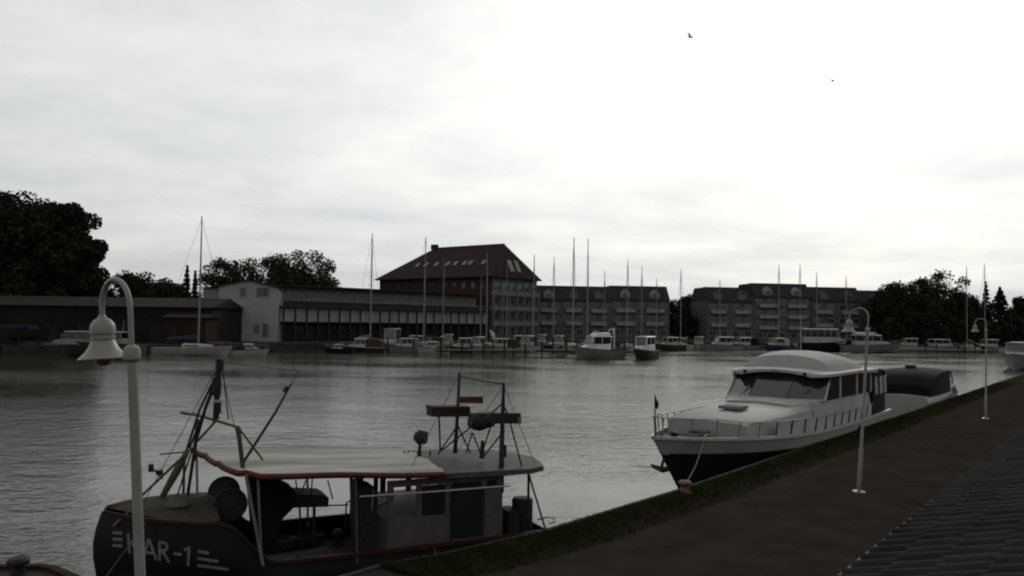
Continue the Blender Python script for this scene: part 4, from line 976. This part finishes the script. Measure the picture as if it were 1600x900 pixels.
# ---------------------------------------------------------------- apartment blocks
def apartments(label, segs, Y0, Y1, seed):
    xa_, xb_ = segs[0][0], segs[-1][1]
    A = (X_at(xa_, Y0), Y0); B = (X_at(xb_, Y1), Y1); o_, Lb, rz = frame_of(A, B)
    t = thing('apartment_block', label, 'apartments', o_, rz, 'apartment blocks behind the marina'); I = XF[t].inverted(); rr = random.Random(seed)
    fpl = XF[t].to_3x3() @ Vector((0, 1, 0))
    for k, (pa, pb, top) in enumerate(segs):
        p0 = I @ onplane(pa, top, o_, fpl); p1 = I @ onplane(pb, top, o_, fpl); x0, x1 = p0.x, p1.x; zt = (p0.z + p1.z) / 2; w = x1 - x0; dy = .35 * (k % 2)
        zw = zt - 3.6
        wl = MB().box(((x0 + x1) / 2, 6 + dy, zw / 2), (w - .02, 12, zw)).build('wall', greyplast, t)
        m = MB(); m.slab([Vector((x0, -.5 + dy, zw)), Vector((x0, 2.6 + dy, zt)), Vector((x0, 9.4 + dy, zt)), Vector((x0, 12.5 + dy, zw))], (w - .01, 0, 0)); rf_ = m.build('roof', darkroof, t)
        MB().box(((x0 + x1) / 2, 2.6 + dy, zt), (w - .3, .35, .24)).build('ridge_trim', darkpl, rf_)
        nd = max(1, round(w / 7))
        for i in range(nd):
            xc = x0 + (i + .5) * w / nd; dw = min(2.6, w / nd * .5)
            m = MB(); m.slab([Vector((xc - dw / 2, .0 + dy, zw + .1)), Vector((xc + dw / 2, dy, zw + .1)), Vector((xc + dw / 2, dy, zw + 1.7)), Vector((xc, dy, zw + 2.7)), Vector((xc - dw / 2, dy, zw + 1.7))], (0, 2.6, 0))
            do = m.build('dormer', palepl if rr.random() < .6 else greyplast, t); window(do, xc, zw + 1.0, dw * .6, 1.2, dy)
        nf = max(2, int(zw // 2.8)); fh_ = zw / nf; nc = max(2, round(w / 3.4))
        for f_ in range(nf):
            for i in range(nc):
                xc = x0 + (i + .5) * w / nc
                window(wl, xc, f_ * fh_ + fh_ * .52, w / nc * .55, 1.5, dy)
            if f_ > 0:
                for i in range(nd):
                    xc = x0 + (i + .5) * w / nd; bw_ = w / nd * .62
                    bal = MB().box((xc, -.65 + dy, f_ * fh_ + .55), (bw_, .08, 1.0)).build('balcony_front', palepl, t)
                    MB().box((xc, -.3 + dy, f_ * fh_ + .02), (bw_, .8, .14)).build('balcony_floor', conc, bal)
                    for s_ in (-1, 1): MB().box((xc + s_ * bw_ / 2, -.3 + dy, f_ * fh_ + .55), (.07, .7, 1.0)).build('balcony_side', palepl, bal)
    return t
apartments('dark roofed apartment block right of the brick hall', [(838, 955, 447), (955, 1047, 447)], 206, 210, 1)
apartments('long stepped-roof apartment block on the right of the marina', [(1104, 1178, 449), (1178, 1268, 443), (1268, 1346, 449), (1346, 1392, 454)], 208, 214, 2)

# ---------------------------------------------------------------- left bank sheds
def shed(name, label, pa, pb, Yd, top, eav, dep, wm, rm, doors=0):
    x0, x1 = X_at(pa, Yd), X_at(pb, Yd); zt = Z_at((pa + pb) / 2, top, Yd); ze_ = Z_at((pa + pb) / 2, eav, Yd); w = x1 - x0
    t = thing(name, label, 'shed', (x0, Yd, 0), 0)
    MB().box((w / 2, dep / 2, ze_ / 2), (w, dep, ze_)).build('wall', wm, t)
    m = MB(); m.slab([Vector((-.4, -.5, ze_)), Vector((-.4, dep / 2, zt)), Vector((-.4, dep + .5, ze_))], (w + .8, 0, 0)); m.build('roof', rm, t)
    for i in range(doors):
        MB().box((w * (i + .5) / doors, -.05, 1.4), (w / doors * .45, .08, 2.8)).build('door', darkpl, t)
    return t
shed('boat_shed', 'long dark low boat shed below the left trees', -60, 330, 124, 462, 478, 14, shedw, shedr, 7)
shed('harbour_shed', 'low reddish shed left of the white house', 258, 322, 121, 489, 496, 5, redbrown, shedr, 2)
ct = thing('shipping_container', 'blue container at the left edge of the far bank', 'container', (X_at(8, 108), 108, 0), 0)
MB().box((0, 1.2, 1.3), (6.0, 2.4, 2.58)).build('body', bluebox, ct)
for i in range(14): MB().box((-2.8 + i * .43, -.03, 1.3), (.16, .06, 2.4)).build('rib', bluebox, ct)
for s_ in (-1, 1):
    MB().box((s_ * 3.0, 1.2, 1.3), (.14, 2.5, 2.66)).build('end_frame', bluebox, ct)
ct2 = thing('boat_trailer_cover', 'tarpaulin-covered boat ashore beside the blue container', 'boat', (X_at(50, 107), 107, 0), 0)
hh = Hull(5.5, 2.0, 1.2, 1.5, .3, .8, .6); o = hh.skin(12, 4).build('hull', shedr, ct2, smooth=True); o.location = (0, 0, .9)
o = hh.deck(.25, 10).build('cover', tarp, ct2); o.location = (0, 0, .9)
for s_ in (-1.2, 1.2): MB().box((s_, 0, .45), (.15, 1.6, .9)).build('trestle', darkst, ct2)
for i, (px, Yd) in enumerate(((138, 112), (176, 115))):
    pass

# ---------------------------------------------------------------- boats in the marina
def sailboat(px, top, Yd, L, hd, hm_, label, cover=bluecv, cabin=whitehull, boomdir=1, rk=.11):
    zt = Z_at(px, top, Yd) - WZ; x = X_at(px, Yd, top); B = L * .31
    hd = radians(hd); ml = .06 * L
    pos = Vector((x, Yd, WZ)) - Vector((cos(hd), sin(hd), 0)) * ml
    t = thing('sailboat', label, 'sailboat', pos, hd, 'sailing boats in the marina')
    fbd = .09 * L + .12; h = Hull(L, B, fbd, fbd * 1.3, .3, .6, L * .09, .2, .7, .42, 2.0)
    h.skin(16, 5).build('hull', hm_, t, smooth=True); h.deck(-.04, 12).build('deck', deckw, t)
    m = MB(); m.loft([ring(-.12 * L, B * .30, fbd, fbd + .5), ring(.08 * L, B * .30, fbd, fbd + .48), ring(.24 * L, B * .17, fbd + .1, fbd + .32)]); c = m.build('cabin', cabin, t, smooth=True)
    for s_ in (-1, 1): MB().box((0, s_ * B * .295, fbd + .28), (.16 * L, .05, .16)).build('cabin_window', glass, c)
    MB().tube([(ml, 0, fbd), (ml, 0, zt * .6), (ml - .05, 0, zt)], [rk, rk * .9, rk * .55], 8).build('mast', alu, t, smooth=True)
    MB().tube([(ml, 0, fbd + 1.3), (ml - .38 * L, 0, fbd + 1.25)], .06, 6).build('boom', alu, t)
    MB().tube([(ml - .02 * L, 0, fbd + 1.5), (ml - .1 * L, 0, fbd + 1.45), (ml - .36 * L, 0, fbd + 1.33)], [.20, .17, .09], 8).build('sail_cover', cover, t, smooth=True)
    MB().tube([(L * .49, 0, fbd * 1.3), (ml, 0, zt * .97)], .022, 5).build('forestay', darkst, t)
    MB().tube([(-L * .49, 0, fbd), (ml, 0, zt * .99)], .018, 5).build('backstay', darkst, t)
    for s_ in (-1, 1):
        MB().tube([(ml - .15, s_ * B * .47, fbd), (ml, s_ * .5, zt * .55), (ml, 0, zt * .93)], .015, 4).build('shroud', darkst, t)
    MB().bar((ml, -.6, zt * .55), (ml, .6, zt * .55), .05).build('spreader', alu, t)
    m = MB(); rl_ = [h.at_sheer(u, s_, .05, .55) for s_, u in ((1, .7), (1, .85), (1, .97), (-1, .97), (-1, .85), (-1, .7))]
    m.tube(rl_, .02, 5)
    for p in rl_: m.tube([p, p - Vector((0, 0, .56))], .018, 5)
    m.build('pulpit', steel, t)
    return t
WH = whitehull; cream = M('cream_hull', (.30, .28, .25), .4, .12, 1.2); greyh = M('grey_hull', (.24, .25, .26), .4, .15, 1.2); bluehull = M('blue_hull', (.03, .045, .09), .4, .2, 1.2)
SB = [
 (316, 338, 110.5, 10.6, 6, WH, 'white sailing yacht with tall mast on the left, below the conifers'),
 (582, 365, 136, 9.6, 65, cream, 'sailboat whose mast stands just left of the brick hall'),
 (665, 370, 138, 10.0, 170, cream, 'cream sailboat with tall mast crossing the left slope of the hall roof'),
 (694, 404, 146, 8.0, 80, redhull, 'red-hulled sailboat with short mast before the brick hall'),
 (752, 432, 152, 7.4, 100, greyh, 'small grey sailboat with the shortest mast before the hall roof'),
 (762, 395, 143, 9.0, 5, WH, 'white sailboat with mast before the right half of the hall roof'),
 (793, 412, 147, 8.6, 20, cream, 'cream sailboat with mast in front of the hall skylights'),
 (835, 398, 156, 9.4, 85, greyh, 'sailboat with mast at the right eave of the brick hall'),
 (866, 401, 150, 9.2, 280, bluehull, 'blue-hulled sailboat with first mast right of the hall eave'),
 (897, 371, 141, 10.6, 275, WH, 'white sailboat with the tallest mast before the left apartment block'),
 (919, 373, 152, 10.4, 88, bluehull, 'blue sailboat with the tall mast second before the left apartment block'),
 (945, 423, 168, 8.0, 90, WH, 'small white sailboat with low mast at the middle of the left apartment block'),
 (981, 405, 152, 9.0, 95, greyh, 'grey sailboat with mast behind the dark-hulled motorboat'),
 (1003, 415, 162, 8.6, 88, WH, 'white sailboat with mast just right of the dark-hulled motorboat'),
 (1026, 435, 170, 7.8, 92, bluehull, 'small blue sailboat with mast near the right end of the left apartment block'),
 (1064, 420, 166, 8.8, 100, cream, 'sailboat with mast in the gap between the apartment blocks'),
 (1125, 437, 172, 8.2, 20, WH, 'small sailboat with mast at the left end of the right apartment block'),
 (1217, 412, 178, 9.6, 85, greyh, 'sailboat with left one of two equal masts over the stepped roof'),
 (1250, 412, 179, 9.6, 88, WH, 'sailboat with right one of two equal masts over the stepped roof'),
 (1276, 425, 181, 8.4, 90, cream, 'sailboat with faint mast just right of the highest roof step'),
 (1322, 432, 180, 8.2, 92, greyh, 'sailboat with faint low mast over the right part of the stepped roof'),
 (1510, 415, 182, 9.6, 80, WH, 'sailboat with mast right of the tallest tree of the right grove'),
 (1538, 412, 184, 9.8, 95, cream, 'sailboat with mast in front of the slim conifer at the right'),
]
for i, (px, top, Yd, L, hd, hm_, lb) in enumerate(SB):
    sailboat(px, top, Yd, L, hd, hm_, lb, cover=(bluecv, greycv, tarp, canvas)[i % 4], rk=.13 if top < 400 else .10)

def motorboat(px, Yd, L, hd, hm_, label, name='motorboat', B=None, fbd=.9, cab=(-.25, .18, 1.5), cabm=None, fly=False, canopy=None, stripe=None, arch=False, mast=0, bulk=1.0, group='motorboats in the marina'):
    B = B or L * .34; cabm = cabm or whitehull
    t = thing(name, label, 'motorboat', (X_at(px, Yd, 545), Yd, WZ), radians(hd), group)
    h = Hull(L, B, fbd, fbd * 1.35, .35, .9, L * .1, .15, .65, .45, 2.2)
    h.skin(18, 5).build('hull', hm_, t, smooth=True); h.deck(-.04, 12).build('deck', deckg, t); h.rail(.07, .08, .03, 16).build('rub_rail', stripe or rubber, t)
    x0, x1, hc = cab[0] * L, cab[1] * L, cab[2]; bw_ = B * .40
    m = MB(); m.loft([ring(x0, bw_, fbd - .1, fbd + hc * .45, .05), ring(x1, bw_, fbd - .1, fbd + hc * .45, .05), ring(x1 + L * .17, bw_ * .6, fbd, fbd + hc * .22, .05)]); c = m.build('cabin', cabm, t, smooth=True)
    zb_, zt_ = fbd + hc * .45, fbd + hc
    for s_ in (-1, 1):
        n_ = max(2, int((x1 - x0) / 1.3))
        for i in range(n_):
            xc = x0 + (i + .5) * (x1 - x0) / n_
            MB().box((xc, s_ * bw_ * .88, (zb_ + zt_) / 2), ((x1 - x0) / n_ - .12, .04, zt_ - zb_ - .02)).build('cabin_window', glass, c)
        for i in range(n_ + 1):
            MB().box((x0 + i * (x1 - x0) / n_, s_ * bw_ * .88, (zb_ + zt_) / 2), (.10, .08, zt_ - zb_)).build('window_post', cabm, c)
    MB().slab([Vector((x1 + .35, -bw_ * .85, zb_)), Vector((x1 + .35, bw_ * .85, zb_)), Vector((x1, bw_ * .8, zt_)), Vector((x1, -bw_ * .8, zt_))], Vector((-.04, 0, 0))).build('windscreen', glassl, c)
    for s_ in (-1, 1): MB().bar(Vector((x1 + .36, s_ * bw_ * .87, zb_)), Vector((x1 + .01, s_ * bw_ * .83, zt_)), .09).build('windscreen_post', cabm, c)
    m = MB(); m.loft([[Vector((x, s_ * bw_ * q, zt_ + dz)) for s_, q, dz in ((-1, 1, 0), (-1, .7, .08), (1, .7, .08), (1, 1, 0), (1, 1, -.07), (-1, 1, -.07))] for x in (x0 - .3, x1 + .15)]); m.build('cabin_roof', cabm, t)
    if fly:
        m = MB(); m.loft([ring(x0, bw_ * .8, zt_, zt_ + .5, .05), ring(x1 - .8, bw_ * .8, zt_, zt_ + .5, .05), ring(x1 - .3, bw_ * .6, zt_, zt_ + .2, .05)]); m.build('flybridge', cabm, t, smooth=True)
        MB().slab([Vector((x1 - .8, -bw_ * .7, zt_ + .5)), Vector((x1 - .8, bw_ * .7, zt_ + .5)), Vector((x1 - 1.0, bw_ * .65, zt_ + .85)), Vector((x1 - 1.0, -bw_ * .65, zt_ + .85))], Vector((-.03, 0, 0))).build('flybridge_screen', glass, t)
    if arch:
        ap = [Vector((x0 - .5 - .5 * (1 - abs(f_)), bw_ * f_ * (1 if abs(f_) < 1 else 1), fbd + (hc + .9) * (1 - f_ ** 6) + .1)) for f_ in [-1 + i / 6 for i in range(13)]]
        MB().tube(ap, .16, 8).build('radar_arch', white, t, smooth=True)
        MB().box((x0 - 1.0, 0, fbd + hc + 1.2), (.5, .5, .2)).build('radar_dome', white, t)
    if canopy:
        m = MB(); rings = []
        for x, zt in ((-L * .46, zt_ - .5), (-L * .40, zt_ - .05), (x0 - .35, zt_ + .02)):
            pts = [Vector((x, bw_ * 1.05 * q, zt + .1 * (1 - q * q))) for q in (-1, -.5, 0, .5, 1)]
            rings.append([Vector((x, -bw_ * 1.05, fbd))] + pts + [Vector((x, bw_ * 1.05, fbd))])
        m.loft(rings); m.build('aft_canopy', canopy, t, smooth=True)
    if mast: MB().tube([(x0 + .3, 0, zt_), (x0 + .2, 0, zt_ + mast)], [.05, .03], 6).build('signal_mast', alu, t); 
    m = MB(); rl_ = [h.at_sheer(u, s_, .05, .55) for s_, u in ((1, .62), (1, .78), (1, .9), (1, .97), (-1, .97), (-1, .9), (-1, .78), (-1, .62))]
    m.tube(rl_, .022, 5)
    for p in rl_: m.tube([p, p - Vector((0, 0, .56))], .02, 5)
    m.build('bow_rail', steel, t)
    return t
greysh = M('weathered_grey_hull', (.20, .19, .18), .5, .15, 1)
MBT = [
 dict(px=934, Yd=118.5, L=8.2, hd=205, hm_=greysh, label='white motor cruiser with radar arch, largest boat before the left apartment block', fbd=1.25, cab=(-.2, .16, 2.0), fly=True, arch=True, cabm=M('bright_white_cabin', (.85, .84, .82), .4, .06, 1)),
 dict(px=1006, Yd=120, L=7.2, hd=238, hm_=M('oxblood_hull', (.026, .014, .015), .5, .2, 1), label='dark-hulled motorboat with boxy white cabin beside the arched cruiser', fbd=1.15, cab=(-.3, .12, 2.1), stripe=white, cabm=M('bright_white_cabin', (.85, .84, .82), .4, .06, 1)),
 dict(px=610, Yd=139, L=6.4, hd=262, hm_=bluehull, label='small blue workboat with a boxy white wheelhouse before the terrace building', fbd=.8, cab=(-.38, .05, 2.9), B=2.8),
 dict(px=566, Yd=130, L=7.5, hd=175, hm_=redhull, label='low red boat with tan canopy left of the blue workboat', fbd=.75, cab=(-.1, .12, 1.4), canopy=tarp, stripe=white),
 dict(px=724, Yd=134.5, L=6.2, hd=182, hm_=redhull, label='small red boat with white top below the middle of the hall', fbd=.85, cab=(-.25, .1, 1.5), stripe=white),
 dict(px=872, Yd=146, L=7.0, hd=260, hm_=WH, label='white motorboat partly hidden behind the small dinghy', fbd=.95, cab=(-.3, .1, 1.8), canopy=bluecv),
 dict(px=1130, Yd=166, L=8.0, hd=190, hm_=cream, label='cream motorboat before the left end of the right apartment block', fbd=.95, cab=(-.2, .15, 1.7), mast=1.5),
 dict(px=1092, Yd=168, L=6.5, hd=250, hm_=WH, label='small white motorboat moored in the gap between the apartment blocks', fbd=.9, cab=(-.2, .12, 1.7)),
 dict(px=1212, Yd=170, L=7.5, hd=215, hm_=bluehull, label='dark motorboat with a white canopy left of the big hardtop yacht', fbd=.9, cab=(-.2, .1, 1.6), canopy=canvas),
 dict(px=1290, Yd=168, L=10.5, hd=350, hm_=navy, label='big dark yacht with pale hardtop behind the domed yacht roof', fbd=1.7, cab=(-.42, .2, 2.9)),
 dict(px=1362, Yd=163, L=11.5, hd=352, hm_=greysh, label='white motorboat with flybridge and red stripe behind the second lamp', fbd=1.5, cab=(-.3, .12, 2.0), fly=True, stripe=redtrim),
 dict(px=1470, Yd=181, L=9.0, hd=10, hm_=greyh, label='low grey motorboat in front of the right grove', fbd=1.0, cab=(-.25, .15, 1.6)),
 dict(px=648, Yd=143.5, L=6.6, hd=186, hm_=cream, label='cream motorboat with low cabin left of the short-masted red sailboat', fbd=.95, cab=(-.2, .12, 1.5), canopy=greycv),
 dict(px=812, Yd=151, L=8.4, hd=176, hm_=WH, label='long white motorboat with red stripe below the right end of the hall', fbd=1.0, cab=(-.3, .1, 1.6), stripe=redtrim, mast=1.8),
 dict(px=846, Yd=162, L=6.4, hd=255, hm_=greyh, label='grey motorboat with navy canopy between hall and left apartment block', fbd=.95, cab=(-.15, .12, 1.7), canopy=navycv),
 dict(px=1046, Yd=160, L=6.6, hd=200, hm_=redhull, label='dark red motorboat just right of the dark-hulled boat with boxy cabin', fbd=.95, cab=(-.2, .12, 1.6)),
 dict(px=700, Yd=141, L=5.6, hd=268, hm_=WH, label='small white motorboat with steep windscreen left of the small red boat', fbd=.9, cab=(-.25, .1, 1.9)),
 dict(px=676, Yd=129.5, L=5.4, hd=172, hm_=WH, label='small white launch in front of the cream tall-masted sailboat', fbd=.8, cab=(-.1, .12, 1.0)),
 dict(px=745, Yd=132, L=5.8, hd=255, hm_=greyh, label='grey cabin boat in front of the white folded sail', fbd=.9, cab=(-.3, .1, 1.7)),
 dict(px=782, Yd=135, L=6.8, hd=190, hm_=cream, label='pale motorboat with brown cover below the hall skylights', fbd=.95, cab=(-.15, .1, 1.4), canopy=tarp),
 dict(px=824, Yd=139, L=6.0, hd=248, hm_=WH, label='white cabin boat with blue cover below the right eave of the hall', fbd=1.0, cab=(-.2, .12, 1.8), canopy=bluecv),
 dict(px=632, Yd=131, L=5.6, hd=200, hm_=greysh, label='weathered grey boat right beside the blue workboat', fbd=.85, cab=(-.2, .1, 1.4), canopy=greycv),
 dict(px=530, Yd=125.5, L=5.0, hd=168, hm_=navy, label='dark open boat below the middle of the terrace building', fbd=.6, cab=(-.05, .08, .7)),
 dict(px=1160, Yd=170, L=7.0, hd=185, hm_=greysh, label='weathered motorboat right of the cream one before the stepped roofs', fbd=.95, cab=(-.2, .1, 1.6), canopy=navycv),
 dict(px=1420, Yd=183, L=7.6, hd=175, hm_=WH, label='white cabin boat below the left tree of the right grove', fbd=1.0, cab=(-.2, .12, 1.7)),
 dict(px=1545, Yd=183, L=7.6, hd=185, hm_=redhull, label='dark red cabin boat in front of the slim conifer', fbd=1.0, cab=(-.2, .12, 1.7)),
 dict(px=388, Yd=113, L=5.8, hd=6, hm_=WH, label='small open white boat right of the tall-masted yacht', fbd=.75, cab=(-.05, .08, .8)),
 dict(px=156, Yd=102.5, L=10.4, hd=183, hm_=wood, label='brown wooden passenger boat with pale deckhouse behind the near lamp head', fbd=1.7, cab=(-.30, .36, 1.5), mast=1.6, cabm=M('dull_cabin_paint', (.26, .26, .25), .7, .2, 1)),
]
for d in MBT: motorboat(**d)
nq = Vector((66.5, 104.5, 0))
motorboat(1592, 104.5, 10.5, 231, greyh, 'grey motorboat cut by the right edge beyond the quay', fbd=1.5, cab=(-.35, .12, 1.9), canopy=greycv)
# rowing dinghy
dg = thing('rowing_dinghy', 'small white open dinghy left of the arched motor cruiser', 'dinghy', (X_at(871, 119, 552), 119, WZ), radians(20), 'small open boats')
h = Hull(2.9, 1.3, .55, .75, .15, .75, .3, .2, .5); h.skin(14, 5).build('hull', M('pinkish_dinghy', (.34, .30, .28), .5, .1, 2), dg, smooth=True); h.rail(.06, .05, .02, 12).build('gunwale', wood, dg)
for x_ in (-.7, .3): MB().box((x_, 0, .38), (.25, 1.0, .05)).build('thwart', deckw, dg)
# white folded sail standing on a foredeck before the hall
sv = thing('white_sail_bag', 'bright white folded sail on the bow of a boat before the hall', 'sail', (X_at(768, 141.5, 520), 141.5, 0), 0)
m = MB(); z0_ = Z_at(770, 531, 141.5); z1_ = Z_at(768, 515, 141.5)
m.tube([(.5, 0, z0_), (.25, 0, (z0_ + z1_) / 2), (-.35, 0, z1_)], [.2, .38, .06], 8); m.build('cloth', canvas, sv, smooth=True)
MB().tube([(.55, 0, z0_ - .6), (.1, .05, z1_)], .04, 6).build('furling_pole', alu, sv)

# ---------------------------------------------------------------- jetties
def jetty(label, a, b, w, npile, ztop=-.55, pz=1.2, name='jetty'):
    a = Vector(a); b = Vector(b); L = (b - a).length; t = thing(name, label, 'jetty', (a.x, a.y, WZ), atan2(b.y - a.y, b.x - a.x), 'jetties of the marina')
    MB().box((L / 2, 0, ztop - WZ), (L, w, .22)).build('deck', deckw, t)
    MB().box((L / 2, 0, ztop - WZ - .2), (L, w * .7, .18)).build('beam', darkst, t)
    pm = MB().tube([(0, 0, -2.0), (0, 0, pz - WZ - .1), (0, 0, pz - WZ)], [.15, .14, .1], 8).mesh('pile', M('wet_pile', (.03, .026, .022), .8, .3, 3))
    for i in range(npile):
        o = bpy.data.objects.new('pile', pm); COL.objects.link(o); o.parent = t; o.location = ((i + .5) * L / npile, (w / 2 + .16) * (1 if i % 2 else -1), rnd.uniform(-.3, .5))
    return t
jetty('short jetty with tall piles in front of the small boats below the hall', (-12, 126.5), (3, 128.5), 1.2, 9, pz=1.0)
jetty('front jetty running in front of the terrace building and brick hall', (-27, 133.5), (0, 148.5), 1.6, 12)
jetty('jetty in front of the left apartment block among the boats', (4, 132.5), (24, 133.5), 1.6, 10)
jetty('jetty below the gap between the apartment blocks', (30, 173.5), (55, 175), 1.8, 10)
jetty('pale floating pontoon in front of the right grove', (X_at(1362, 172), 172), (X_at(1545, 175), 175), 2.6, 6, ztop=-.75, pz=.6, name='floating_pontoon')

# ---------------------------------------------------------------- gulls
def gull(px, py, Yd, span, bank, yawd, tilt, label):
    p = at(px, py, Yd); t = thing('gull', label, 'bird', p, radians(yawd), 'gulls in flight')
    m = MB(); rings = []
    prof = [(-.5, .015, .01), (-.38, .05, .03), (-.15, .085, .075), (.1, .09, .085), (.28, .06, .06), (.36, .052, .052), (.44, .045, .04), (.52, .008, .008)]
    k = span / 1.2
    m.loft([[Vector((x * .62 * k, r_ * k * cos(2 * pi * j / 10), h_ * k * sin(2 * pi * j / 10))) for j in range(10)] for x, r_, h_ in prof])
    for s_ in (-1, 1):
        W_ = []
        for f_, ch, up, sw in ((0, .28, .04, .0), (.35, .27, .20, .05), (.6, .22, .24, .02), (.85, .14, .19, -.07), (1.0, .02, .14, -.14)):
            y = s_ * f_ * .6 * k; z = (up + s_ * f_ * bank) * k; x = sw * k
            W_.append([Vector((x + ch / 2 * k, y, z)), Vector((x, y, z + .014 * k)), Vector((x - ch / 2 * k, y, z)), Vector((x, y, z - .008 * k))])
        m.loft(W_)
    o = m.build('body', feather, t, smooth=True); o.rotation_euler = (tilt, -.4, 0)
gull(1078, 58, 95, 1.25, .1, 12, .75, 'nearer gull flying high in the bright upper sky')
gull(1301, 127, 115, 1.0, .05, 10, .35, 'small farther gull below and right of the first')
